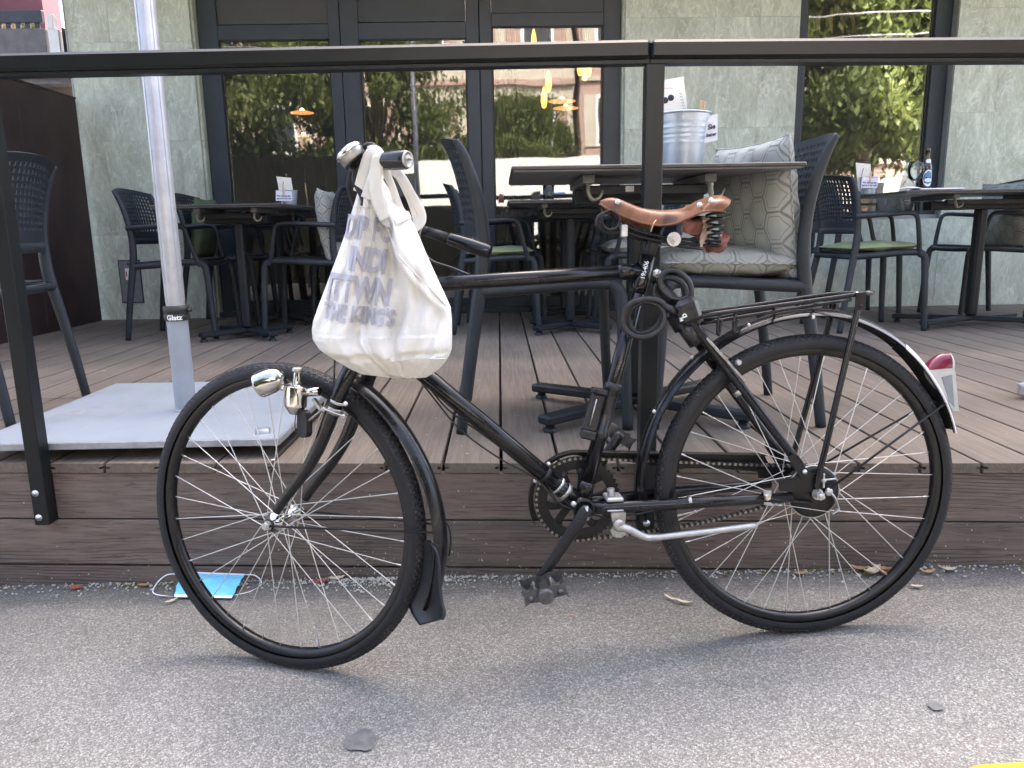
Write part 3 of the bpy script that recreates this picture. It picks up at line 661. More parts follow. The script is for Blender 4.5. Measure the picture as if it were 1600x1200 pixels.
# ================================================================== FURNITURE
def upright_pts(s):
    return [V((x, s * y, z)) for x, y, z in ((-.272, .236, 0), (-.250, .230, .16), (-.222, .220, .34), (-.205, .214, .44), (-.196, .213, .52), (-.196, .214, .60), (-.204, .218, .68), (-.221, .224, .76), (-.243, .230, .825), (-.264, .234, .865))]
def back_pt(u, v):
    # u across -1..1, v up 0..1 : perforated back shell between the uprights
    z = lerp(.585, .866, v); L = spline(upright_pts(1), 4); 
    for a, b in zip(L, L[1:]):
        if a.z <= z <= b.z: p = a.lerp(b, (z - a.z) / (b.z - a.z + 1e-9)); break
    else: p = L[-1]
    bulge = -.055 * (1 - u * u); crown = .022 * v * (1 - u * u)
    return V((p.x + bulge, p.y * u * .985, z + crown))
def perforated(nu, nv, th=.007, hole=.52):
    mb = MB()
    def pt(u, v, k):
        p = back_pt(u, v); e = .01; n = (back_pt(min(1, u + e), v) - back_pt(max(-1, u - e), v)).cross(back_pt(u, min(1, v + e)) - back_pt(u, max(0, v - e))).normalized()
        return p + n * (th / 2 * k)
    for i in range(nu):
        for j in range(nv):
            u0, u1 = -1 + 2 * i / nu, -1 + 2 * (i + 1) / nu; v0, v1 = j / nv, (j + 1) / nv
            solid = i in (0, nu - 1) or j >= nv - 1 or j < 2
            uc, vc, hu, hv = (u0 + u1) / 2, (v0 + v1) / 2, (u1 - u0) / 2 * hole * 1.05, (v1 - v0) / 2 * hole * 1.2
            out = [(u0, v0), (u1, v0), (u1, v1), (u0, v1)]; inn = [(uc - hu, vc - hv), (uc + hu, vc - hv), (uc + hu, vc + hv), (uc - hu, vc + hv)]
            if solid:
                for k in (1, -1): mb.add([pt(*q, k) for q in out], [(0, 1, 2, 3)])
            else:
                vs = [pt(*q, k) for k in (1, -1) for q in out + inn]; fs = []
                for q in range(4):
                    r = (q + 1) % 4
                    fs += [(q, r, 4 + r, 4 + q), (8 + q, 8 + r, 12 + r, 12 + q), (4 + q, 4 + r, 12 + r, 12 + q)]
                mb.add(vs, fs)
    for j in range(nv):
        for u in (-1, 1): mb.add([pt(u, j / nv, 1), pt(u, (j + 1) / nv, 1), pt(u, (j + 1) / nv, -1), pt(u, j / nv, -1)], [(0, 1, 2, 3)])
    for i in range(nu):
        for v in (0, 1): mb.add([pt(-1 + 2 * i / nu, v, 1), pt(-1 + 2 * (i + 1) / nu, v, 1), pt(-1 + 2 * (i + 1) / nu, v, -1), pt(-1 + 2 * i / nu, v, -1)], [(0, 1, 2, 3)])
    return mb
BACK = perforated(18, 13).mesh('backrest')
BACK.materials.append(M['resin'])
def make_chair(arms):
    t = bpy.data.objects.new('armchair' if arms else 'chair', None); COL.objects.link(t)
    for s in (1, -1):
        obj('upright', MB().tube(spline(upright_pts(s), 5), [.0165, .018, .0195, .021, .021, .019, .018, .0165, .0145, .009], 12, flat=.86, hint=(1, 0, 0)), M['resin'], t, world=False)
        obj('leg', MB().tube(spline([(.185, s * .205, .452), (.213, s * .211, .425), (.222, s * .213, .36), (.232, s * .218, .18), (.243, s * .222, 0)], 5), [.019, .020, .0195, .018, .0165], 12), M['resin'], t, world=False)
        obj('side_rail', MB().tube(spline([(-.212, s * .214, .43), (-.1, s * .213, .436), (.1, s * .208, .449), (.195, s * .206, .448)], 5), .0185, 12), M['resin'], t, world=False)
        if arms:
            obj('arm', MB().tube(spline([(-.214, s * .219, .652), (-.16, s * .230, .655), (-.03, s * .245, .662), (.075, s * .250, .668), (.118, s * .249, .655), (.135, s * .247, .62), (.158, s * .236, .52), (.176, s * .218, .452), (.19, s * .212, .43)], 5), [.017, .0145, .013, .0125, .0125, .0125, .013, .0145, .015], 10), M['resin'], t, world=False)
    obj('backrest', BACK, M['resin'], t, world=False)
    obj('back_rail', MB().tube([(*back_pt(-1 + i / 8, .0)[:2], .575) for i in range(17)], .019, 10, flat=.55, hint=(0, 0, 1)), M['resin'], t, world=False)
    obj('front_rail', MB().tube(spline([(.196, -.207, .446), (.214, -.1, .441), (.217, 0, .440), (.214, .1, .441), (.196, .207, .446)], 5), .016, 10), M['resin'], t, world=False)
    obj('rear_rail', MB().tube([(-.212, -.214, .428), (-.212, .214, .428)], .015, 10), M['resin'], t, world=False)
    me = MB().box((0, 0, 0), (.0245, .385, .009), None, .003).mesh('slat', False); me.materials.append(M['resin'])
    for i in range(13):
        x = -.182 + i * .0300; sl = obj('slat', me, None, t, world=False); sl.location = (x, 0, .449 + .014 * ((x + .05) / .2) ** 2 - .004)
    return t
CH, AR = make_chair(False), make_chair(True)
used = set()
def chair(kind, x, y, face, label, group='dark perforated terrace chairs', z=DZ):
    src = AR if kind else CH
    c = src if kind not in used else copy_tree(src)
    used.add(kind); c.location = (x, y, z + .001); c.rotation_euler = (0, 0, face)
    return tag(c, label, 'chair', group)

def pillow(nx, ny, L, W, T, sag=0.0, pinch=.06, seed=0):
    rnd = random.Random(seed); ph = [rnd.uniform(0, 6) for _ in range(6)]
    mb = MB()
    def f(side):
        def g(u, v):
            a, b = u * 2 - 1, v * 2 - 1
            e = (max(0, 1 - abs(a) ** 2.6) * max(0, 1 - abs(b) ** 2.6)) ** .42
            px, py = a * L / 2 * (1 - pinch * (1 - b * b) * abs(a) ** 3), b * W / 2 * (1 - pinch * (1 - a * a) * abs(b) ** 3)
            wr = .004 * sin(7 * a + ph[0] + 2 * b) * sin(5 * b + ph[1]) + .0035 * sin(15 * b + ph[2] + 3 * a) * abs(a) ** 2 + .0035 * sin(15 * a + ph[3]) * abs(b) ** 2
            return V((px, py, side * (T / 2 * e + wr * min(1, e * 2)) - sag * (1 - a * a) * .5))
        return g
    mb.grid(f(1), nx, ny); mb.grid(f(-1), nx, ny)
    pts = []
    for i in range(4 * 16):
        k, q = divmod(i, 16); a = [(-1 + q / 8, -1), (1, -1 + q / 8), (1 - q / 8, 1), (-1, 1 - q / 8)][k]
        pts.append(f(1)((a[0] + 1) / 2, (a[1] + 1) / 2))
    mb.tube(pts, .0035, 6, True)
    return mb
HEXP = pillow(34, 34, .43, .43, .13, 0, .05, 1).mesh('cushion'); HEXS = pillow(34, 34, .43, .41, .10, 0, .05, 2).mesh('cushion')
GRNS = pillow(26, 26, .42, .41, .055, 0, .03, 3).mesh('cushion'); GRNB = pillow(26, 26, .40, .36, .10, 0, .05, 4).mesh('cushion')
for m_, k in ((HEXP, 'hex'), (HEXS, 'hex'), (GRNS, 'green'), (GRNB, 'dark_green')): m_.materials.append(M[k])
def cushion(me, chair_o, pos, rx, ry, label, group, rz=0):
    o = bpy.data.objects.new('cushion', me); COL.objects.link(o)
    base = Matrix.Translation(chair_o.location) @ Matrix.Rotation(chair_o.rotation_euler.z, 4, 'Z')
    o.matrix_basis = base @ Matrix.Translation(pos) @ Matrix.Rotation(rz, 4, 'Z') @ Matrix.Rotation(ry, 4, 'Y') @ Matrix.Rotation(rx, 4, 'X')
    return tag(o, label, 'cushion', group)
def back_cushion(me, ch, label, group='cushions on the terrace chairs', lean=0, rx=0): return cushion(me, ch, (-.150 + lean, 0, .452 + .196), rx, radians(-83), label, group)
def seat_cushion(me, ch, label, group='cushions on the terrace chairs', t=.04): return cushion(me, ch, (0.0, 0, .452 + t), 0, radians(-1.5), label, group)

def table(x, y, wx, wy, h, rz, label, group='folding terrace tables', spread=.30, basez=True):
    t = thing('table', label, 'table', (x, y, DZ), rz, group)
    def p(name, mb, m, par=None, sm=False): return obj(name, mb, M[m], par or t, sm, world=False)
    top = p('table_top', MB().box((0, 0, h - .006), (wx, wy, .012), None, .0025), 'hpl')
    p('edge_band', MB().box((0, 0, h - .0135), (wx - .012, wy - .012, .004)), 'hpl_under', top)
    for s in (-1, 1):
        p('top_rail', MB().box((s * wx * .22, 0, h - .030), (.034, wy * .62, .026), None, .003), 'hpl_under', top)
        hk = MB().tube(spline([(s * wx * .22, -wy * .28, h - .04), (s * wx * .22, -wy * .30, h - .07), (s * wx * .22 + .012, -wy * .30, h - .088), (s * wx * .22 + .032, -wy * .30, h - .082), (s * wx * .22 + .042, -wy * .30, h - .062)], 4), [.011, .011, .010, .008, .004], 8, flat=.6)
        p('hook', hk, 'hook', top, True)
    p('tilt_frame', MB().box((0, 0, h - .075), (wx * .5, .10, .050), None, .004), 'table_metal')
    p('tilt_bar', MB().box((0, -wy * .20, h - .060), (wx * .46, .030, .030), None, .004), 'table_metal')
    p('column', MB().box((0, 0, (h - .09) / 2 + .03), (.052, .075, h - .15), None, .012), 'table_metal')
    for k, a in enumerate((38, 142, 218, 322)):
        d = V((cos(radians(a)) * spread * wx / .8, sin(radians(a)) * spread * 1.05, 0)); 
        b = MB().bar(V((0, 0, .046)), d + V((0, 0, .040)), .058, .028, (0, 0, 1), .006)
        ft = p('base_arm', b, 'table_metal'); e = d * .93
        p('foot', MB().lathe([(0, .026), (.012, .026), (.016, .012), (.021, .010), (.021, .0)], (e.x, e.y, .0005), (0, 0, 1), 14), 'table_metal', ft, True)
    return t
def bucket(p, r, h, label, cat='bucket'):
    t = thing('bucket', label, cat, p, 0, 'zinc buckets on the tables')
    pr = [(r * .72, 0), (r * .74, .001)]
    for i in range(30):
        f = i / 29; pr.append((lerp(r * .74, r * .97, f) + (.0016 * sin(f * 70) if .42 < f < .80 else 0), h * f))
    pr += [(r * 1.0, h), (r * 1.02, h * .99), (r * 1.0, h * .985), (r * .94, h * .97), (r * .72, .004), (0, .004)]
    obj('bucket_wall', MB().lathe([(0, 0)] + pr, (0, 0, 0), (0, 0, 1), 36), M['galv'], t, world=False)
    obj('bucket_rim', MB().tube([(r * cos(2 * pi * i / 36), r * sin(2 * pi * i / 36), h) for i in range(36)], .0022, 6, True), M['galv'], t, world=False)
    return t
def sheet(name, a, b, c_, d, mat, th=.0012, par=None):
    a, b, c_, d = V(a), V(b), V(c_), V(d); n = (b - a).cross(d - a).normalized() * th
    mb = MB().add([a, b, c_, d, a + n, b + n, c_ + n, d + n], [(0, 1, 2, 3), (7, 6, 5, 4), (0, 4, 5, 1), (1, 5, 6, 2), (2, 6, 7, 3), (3, 7, 4, 0)], True)
    return obj(name, mb, mat, par, False)
def on_sheet(par, name, body, size, o, x, y, mat, bold=0.0):
    me = text_mesh(body, size, bold); x, y = V(x).normalized(), V(y).normalized(); z = x.cross(y)
    me.transform(Matrix(((x.x, y.x, z.x, o[0]), (x.y, y.y, z.y, o[1]), (x.z, y.z, z.z, o[2]), (0, 0, 0, 1)))); return obj(name, me, mat, par)

# ---- near table with its two chairs
TH0 = .784
nt_ = table(.446, 2.53, .815, .70, TH0, 0, 'dark folding table behind the railing post, zinc bucket on it', spread=.40)
c1 = chair(0, .146, 2.52, 0, 'armless dark perforated chair behind the handlebar, facing right')
c2 = chair(0, .712, 2.52, pi, 'armless dark perforated chair with grey hexagon cushions behind the saddle')
seat_cushion(HEXS, c2, t=.05, label='grey green hexagon pattern seat cushion behind the bicycle saddle')
cushion(HEXP, c2, (-.118, -.010, .452 + .205), 0, radians(-82), 'grey green hexagon pattern back cushion upright behind the saddle', 'cushions on the terrace chairs', radians(13))
c3 = chair(0, -1.885, 2.71, pi, 'armless dark perforated chair at the left edge beside the parasol base')
# bucket, menu, cutlery and card
bk = PZ(1066, 256, DZ + TH0); B0 = V((.365 + (1066 - 1040) * .0019, 2.42, DZ + TH0))
b_ = PY(1066, 254, 2.40); b_.z = DZ + TH0
bkt = bucket(b_, .081, .158, 'large zinc bucket holding a menu on the near table')
a = PY(1022, 178, 2.44); n_ = PY(1078, 178, 2.44); e1 = PY(1068, 120, 2.47); e0 = PY(1012, 130, 2.47)
mn = sheet('menu_card', V((a.x, 2.43, a.z - .07)), V((n_.x, 2.43, n_.z - .07)), e1, e0, M['paper'], .003); tag(mn, 'cream menu card with coffee beans standing in the large zinc bucket', 'menu')
mx_, my_ = (n_ - a).normalized(), (e1 - n_).normalized()
def menu_pt(px, py): return PP(px, py, e0, (V((a.x, 2.43, a.z - .07)) - e0).cross(e1 - e0).normalized()) + V((0, -.004, 0))
on_sheet(mn, 'heading', 's————', .010, menu_pt(1040, 138), mx_, my_, M['ink_red'], .0002)
for k, (px, py) in enumerate(((1039, 157), (1048, 153))):
    p = menu_pt(px, py); obj('bean_print', MB().lathe([(0, 0), (.009, 0), (.0095, -.0004)], p, V((0, -1, .1)), 16), M['ink'], mn)
for k in range(7): on_sheet(mn, 'price', '4.5', .007, menu_pt(1063 + k * 1.1, 147 + k * 4.6), mx_, my_, M['ink'])
for k in range(3): on_sheet(mn, 'text_line', 'caffe', .008, menu_pt(1029 + k, 163 + k * 5), mx_, my_, M['ink'])
for k, (px, py, dx) in enumerate(((1096, 157, 0), (1101, 159, .004))):
    p = PY(px, py, 2.41); tag(obj('wooden_stick', MB().bar(V((p.x - .006, 2.41, b_.z + .03)), p, .0085, .003, (0, 1, 0), .001), M['stick'], None, False), ('left' if k == 0 else 'right') + ' one of two pale wooden cutlery handles in the large bucket', 'cutlery', 'cutlery in the large bucket')
q0, q1, q2, q3 = PY(1102, 182, 2.355), PY(1121, 178, 2.36), PY(1121, 219, 2.36), PY(1100, 224, 2.355)
cd = sheet('note_card', q3, q2, q1, q0, M['card']); tag(cd, 'white note card clipped to the side of the large zinc bucket', 'card')
m_ = (q0 + q2) / 2 + V((0, -.003, 0)); on_sheet(cd, 'text_line', 'Sie', .020, m_ + V((0, 0, .004)), (q1 - q0), (q0 - q3), M['ink'], .0006); on_sheet(cd, 'text_line', 'lieber', .014, m_ - V((0, 0, .018)), (q1 - q0), (q0 - q3), M['ink'], .0005)
lb = PY(984, 295, 2.30); sheet('maker_label', lb + V((-.012, 0, -.008)), lb + V((.012, 0, -.008)), lb + V((.012, 0, .008)), lb + V((-.012, 0, .008)), M['plate_edge'], .001, nt_)

# ---- left group
H2 = .770
table(-1.52, 4.62, .72, .70, H2, 0, 'dark folding table behind the parasol pole, nearer of the left pair')
table(-1.50, 5.36, .72, .68, H2, 0, 'dark folding table against the left glass door behind the nearer one')
l1 = chair(1, -1.94, 4.80, 0, 'dark armchair left of the parasol pole in front of stone')
l2 = chair(1, -1.87, 5.42, 0, 'dark armchair with dark green cushion near the left door')
back_cushion(GRNB, l2, 'dark green back cushion on the armchair by the left door')
l3 = chair(1, -1.17, 4.82, pi, 'dark armchair left of the tote bag, nearer of two')
l4 = chair(1, -1.02, 5.42, pi, 'dark armchair just left of the tote bag, farther of two')
back_cushion(HEXP, l3, 'hexagon pattern back cushion left of the tote bag, nearer of two'); back_cushion(HEXP, l4, 'hexagon pattern back cushion left of the tote bag, farther of two')
# ---- centre group
table(.425, 4.66, .74, .70, H2, 0, 'dark folding table before the glass doors between the near chairs')
table(.45, 5.38, .74, .66, H2, 0, 'dark folding table close to the right glass door, mostly hidden')
m1 = chair(1, -.01, 4.80, 0, 'dark armchair with light green seat cushion behind the far handlebar grip')
m2 = chair(1, .06, 5.40, 0, 'dark armchair against the middle glass door, facing right')
m3 = chair(1, .86, 4.80, pi, 'dark armchair with hexagon seat cushion seen under the saddle nose')
m4 = chair(1, .84, 5.42, pi, 'dark armchair by the right glass door behind the railing post')
seat_cushion(GRNS, m1, 'light green seat cushion behind the far handlebar grip', t=.03); seat_cushion(HEXS, m3, 'hexagon pattern seat cushion seen under the saddle nose')
# ---- right group
H3 = .785
table(2.85, 4.60, 1.28, .80, H3, radians(-2), 'dark folding table at the right with bottle and plate')
r1 = chair(1, 2.19, 4.58, radians(4), 'dark armchair with light green seat cushion above the bicycle rack')
r2 = chair(1, 3.18, 5.10, radians(183), 'dark armchair with hexagon cushion behind the bottle table')
r3 = chair(1, 3.46, 4.42, radians(180), 'dark armchair cut off at the right edge of the view')
r4 = chair(1, 2.42, 5.30, radians(0), 'dark armchair under the right window behind the table')
seat_cushion(GRNS, r1, 'light green seat cushion above the bicycle rack', t=.03); back_cushion(HEXP, r2, 'hexagon pattern back cushion at the right behind the beer bottle')

# ---- small buckets, bottle, glasses, plate
def small_bucket(px, py, yy, zt, lab_b, lab_m, lab_c, sc_=1.0):
    p = PY(px, py, yy); p.z = zt
    bucket(p, .052 * sc_, .10 * sc_, lab_b)
    R_ = .052
    m0 = V((p.x - .055, yy + .01, zt + .02)); mn = sheet('menu_card', m0, m0 + V((.085, 0, -.004)), m0 + V((.068, .01, .158)), m0 + V((-.022, .01, .168)), M['paper'], .002); tag(mn, lab_m, 'menu')
    obj('print_line', MB().bar(m0 + V((.012, -.0035, .08)), m0 + V((.022, -.002, .135)), .003, .001, (0, 1, 0)), M['ink'], mn, False)
    c0 = V((p.x - .070, yy - .055, zt + .038)); cdd = sheet('note_card', c0, c0 + V((.098, 0, -.004)), c0 + V((.102, 0, .056)), c0 + V((.004, 0, .062)), M['card'], .001); tag(cdd, lab_c, 'card')
    for k, tx in enumerate(('Wir nehmen Sie', 'gerne in der Luft')): on_sheet(cdd, 'text_line', tx, .0125, c0 + V((.050, -.0022, .028 - k * .015)), (1, 0, -.03), (0, 0, 1), M['ink_purple'], .0005)
    cl = V((p.x - .02, yy - .060, zt + .075)); tag(obj('wooden_clip', MB().bar(cl, cl + V((.003, 0, .055)), .012, .005, (0, 1, 0), .001), M['stick'], None, False), lab_c.replace('white note card', 'wooden clip over the note card'), 'clip')
small_bucket(453, 318, 4.95, DZ + H2, 'small zinc bucket on the table left of the tote bag', 'cream menu card in the small bucket left of the tote bag', 'white note card on the small bucket left of the tote bag')
small_bucket(1356, 298, 4.72, DZ + H3, 'small zinc bucket on the right table', 'cream menu card in the small bucket on the right table', 'white note card on the small bucket on the right table', 1.0)
def lathe_thing(name, px, yy, zt, prof, mat, label, cat, n=28):
    p = PY(px, 300, yy); t = thing(name, label, cat, (p.x, yy, zt)); obj(name + '_body', MB().lathe(prof, (0, 0, 0), (0, 0, 1), n), mat, t, world=False); return t
bt = lathe_thing('beer_bottle', 1444, 4.46, DZ + H3, [(0, .0), (.028, .0), (.0305, .004), (.0305, .125), (.029, .138), (.020, .165), (.0145, .185), (.0135, .222), (.0155, .224), (.0155, .232), (.0135, .234), (.0135, .238), (.011, .238)], M['bottle'], 'brown beer bottle with white and blue label on the right table', 'bottle')
def oval(r, z0, hw, hz, mat, name, zoff=.0008):
    mb = MB(); n = 20
    def pt(a, b): return V((sin(a) * (r + zoff), -cos(a) * (r + zoff), z0 + b))
    vs = [pt(0, 0)]; fs = []
    for k in range(n): a = 2 * pi * k / n; vs.append(pt(cos(a) * hw / r, sin(a) * hz)); fs.append((0, k + 1, (k + 1) % n + 1))
    obj(name, mb.add(vs, fs), mat, bt, world=False)
oval(.0305, .075, .028, .046, M['label'], 'label', .0008); oval(.0305, .078, .021, .036, M['label_blue'], 'label_print', .0016); oval(.0305, .064, .020, .010, M['label'], 'label_print', .0022)
oval(.0185, .168, .013, .012, M['label'], 'neck_label', .004)
lathe_thing('wine_glass', 1428, 4.42, DZ + H3, [(0, .0), (.032, .001), (.033, .002), (.006, .006), (.004, .012), (.004, .045), (.012, .055), (.032, .075), (.041, .105), (.041, .13), (.036, .165), (.0355, .165), (.0400, .13), (.040, .105), (.031, .077), (.0, .056)], M['clear'], 'clear stemmed glass beside the beer bottle', 'glass')
pl_ = PY(1462, 292, 4.33); pt_ = thing('plate', 'white plate with crumpled napkin on the right table', 'plate', (pl_.x, 4.33, DZ + H3)); obj('dish', MB().box((0, 0, .008), (.24, .15, .008), None, .003), M['china'], pt_, False, world=False)
for k in range(5):
    nf = obj('napkin', MB().grid(lambda u, v: V((-.20 + u * .13 + .01 * sin(k + 5 * v), -.06 + v * .11, .014 + .012 * sin(4 * u + k) * sin(3 * v + k) + .003 * k)), 8, 8), M['mask_white'], pt_, True, world=False) if k == 0 else None
lathe_thing('tumbler', 857, 4.48, DZ + H2, [(0, .002), (.028, .002), (.030, .006), (.034, .085), (.0325, .085), (.0285, .008), (0, .008)], M['clear'], 'clear tumbler on the table below the near table edge', 'glass')
lathe_thing('salt_jar', 783, 4.72, DZ + H2, [(0, 0), (.016, 0), (.017, .03), (.013, .04), (.013, .05), (0, .05)], M['leather'], 'tiny amber jar on the table by the middle door', 'jar')

# ---- parasol stand
ps = thing('parasol_stand', 'tall aluminium parasol pole in a square pale grey steel base', 'parasol stand', (-1.05, 2.5, DZ))
PX0, PX1, PYA, PYB = -1.485, -.625, 2.075, 2.93
bp_ = obj('base_plate', MB().box(((PX0 + PX1) / 2, (PYA + PYB) / 2, DZ + .052), (PX1 - PX0, PYB - PYA, .004)), M['plate_top'], ps, False)
rim_ = MB()
for (a, b) in (((PX0, PYA), (PX1, PYA)), ((PX1, PYA), (PX1, PYB)), ((PX1, PYB), (PX0, PYB)), ((PX0, PYB), (PX0, PYA))): rim_.bar((a[0], a[1], DZ + .0435), (b[0], b[1], DZ + .0435), .008, .021, (0, 0, 1), .002)
obj('base_rim', rim_, M['plate_edge'], ps, False)
pc = PZ(291, 640, DZ + .054); pb = V((pc.x, pc.y, DZ + .054))
obj('sleeve', MB().lathe([(.0385, 0), (.0335, .006), (.0325, .012), (.0325, .30)], pb, (0, 0, 1), 32), M['plate'], ps)
obj('weld', MB().tube([pb + V((.035 * cos(2 * pi * i / 30), .035 * sin(2 * pi * i / 30), .002)) for i in range(30)], [.0045 + .0012 * sin(i * 2.3) for i in range(30)], 6, True), M['plate_edge'], ps)
cl_ = obj('clamp', MB().lathe([(.033, .292), (.0385, .294), (.0385, .312), (.037, .313), (.037, .316), (.0385, .317), (.0385, .338), (.030, .340)], pb, (0, 0, 1), 32), M['clamp'], ps)
obj('clamp_screw', MB().cyl(pb + V((.036, -.008, .325)), pb + V((.052, -.010, .325)), .006), M['clamp'], cl_)
me = text_mesh('Glatz', .022, .0008)
for v_ in me.vertices: a = v_.co.x / .0385 + .18; v_.co = pb + V((sin(a) * .0391, -cos(a) * .0391, .3035 + v_.co.y))
obj('lettering', me, M['white_print'], cl_)
obj('pole', MB().lathe([(.0285 + (.0008 if i % 2 else 0), z) for z in (0,) for i in (0,)] + [(.0285, .30), (.0285, 2.9), (0, 2.9)], pb, (0, 0, 1), 32), M['alu'], ps)
gr_ = MB()
for k in range(8): a = 2 * pi * k / 8 + .2; gr_.box(pb + V((.0283 * cos(a), .0283 * sin(a), 1.6)), (.003, .003, 2.5), Matrix.Rotation(a, 3, 'Z'))
obj('pole_rib', gr_, M['alu'], ps, False)
h0 = PZ(118, 643, DZ + .0565)
mb = MB().add([(h0.x - .045, h0.y - .04, DZ + .0548), (h0.x + .03, h0.y - .04, DZ + .0548), (h0.x + .045, h0.y + .03, DZ + .0548), (h0.x - .03, h0.y + .03, DZ + .0548)], [(0, 1, 2, 3)], True)
obj('hand_hole', mb, M['plate_edge'], ps, False)
wc = V((PX1 - .062, PYA + .07, DZ + .040)); obj('castor', MB().lathe([(0, -.02), (.026, -.02), (.028, -.016), (.028, .016), (.026, .02), (0, .02)], wc, (1, .25, 0), 22), M['steel_sheet'], ps)
o2 = PZ(1588, 602, DZ + .05); bs2 = thing('parasol_stand', 'corner of a second pale grey parasol base at the right edge', 'parasol stand', (o2.x, o2.y, DZ))
obj('base_plate', MB().bar(V((o2.x + .01, o2.y - .0, DZ + .035)), V((o2.x + .85, o2.y - .30, DZ + .035)), .012, .036, (0, 0, 1), .002), M['plate_edge'], bs2, False)
pn = V((.75, .55, 0)).normalized() * .8; e_ = V((.85, -.30, 0))
q_ = V((o2.x, o2.y, DZ + .054)); obj('base_top', MB().add([q_, q_ + e_, q_ + e_ + pn, q_ + pn] + [p - V((0, 0, .004)) for p in (q_, q_ + e_, q_ + e_ + pn, q_ + pn)], [(0, 1, 2, 3), (4, 5, 6, 7), (0, 1, 5, 4), (1, 2, 6, 5), (2, 3, 7, 6), (3, 0, 4, 7)], True), M['plate'], bs2, False)
pc2 = q_ + (e_ + pn) / 2
obj('sleeve', MB().lathe([(.0385, 0), (.0325, .012), (.0325, .30), (.0285, .302)], pc2, (0, 0, 1), 28), M['plate'], bs2); obj('pole', MB().lathe([(.0285, .30), (.0285, 2.9), (0, 2.9)], pc2, (0, 0, 1), 28), M['alu'], bs2)
# ================================================================== BICYCLE
BYAW, BLEAN = radians(3.2), radians(4.0)
Zv = V((0, 0, 1))
def basis(yaw, lean):
    f = V((-cos(yaw), -sin(yaw), 0)); n = V((-sin(yaw), cos(yaw), 0))
    up = Zv * cos(lean) + n * sin(lean); lat = -(n * cos(lean) - Zv * sin(lean))
    return f, up, lat                                   # forward, up, lateral (towards the camera side)
bf, bu, bl = basis(BYAW, BLEAN)
RR_ = .343
RH = V((.677, 1.637, .010 + RR_ * cos(BLEAN)))          # rear hub
ff, fu, fl = basis(radians(-20.3), radians(4.0))
FH = V((-.483, 1.601, -.0254 + RR_ * cos(BLEAN)))       # front hub
def B(px, py, wv=0.0): return PP(px, py, RH + bl * wv, bl)
def Wf(px, py, wv=0.0): return PP(px, py, FH + fl * wv, fl)
def bike_uv(p): d = p - RH; return d.dot(bf), d.dot(bu)
def front_uv(p): d = p - FH; return d.dot(ff), d.dot(fu)

bike = thing('bicycle', 'old black roadster bicycle with brown leather saddle leaning at the deck', 'bicycle', (RH.x, RH.y, gz(RH.x)))
def bp(name, mb, mat, par=None, sm=True): return obj(name, mb, M[mat] if isinstance(mat, str) else mat, par or bike, sm)

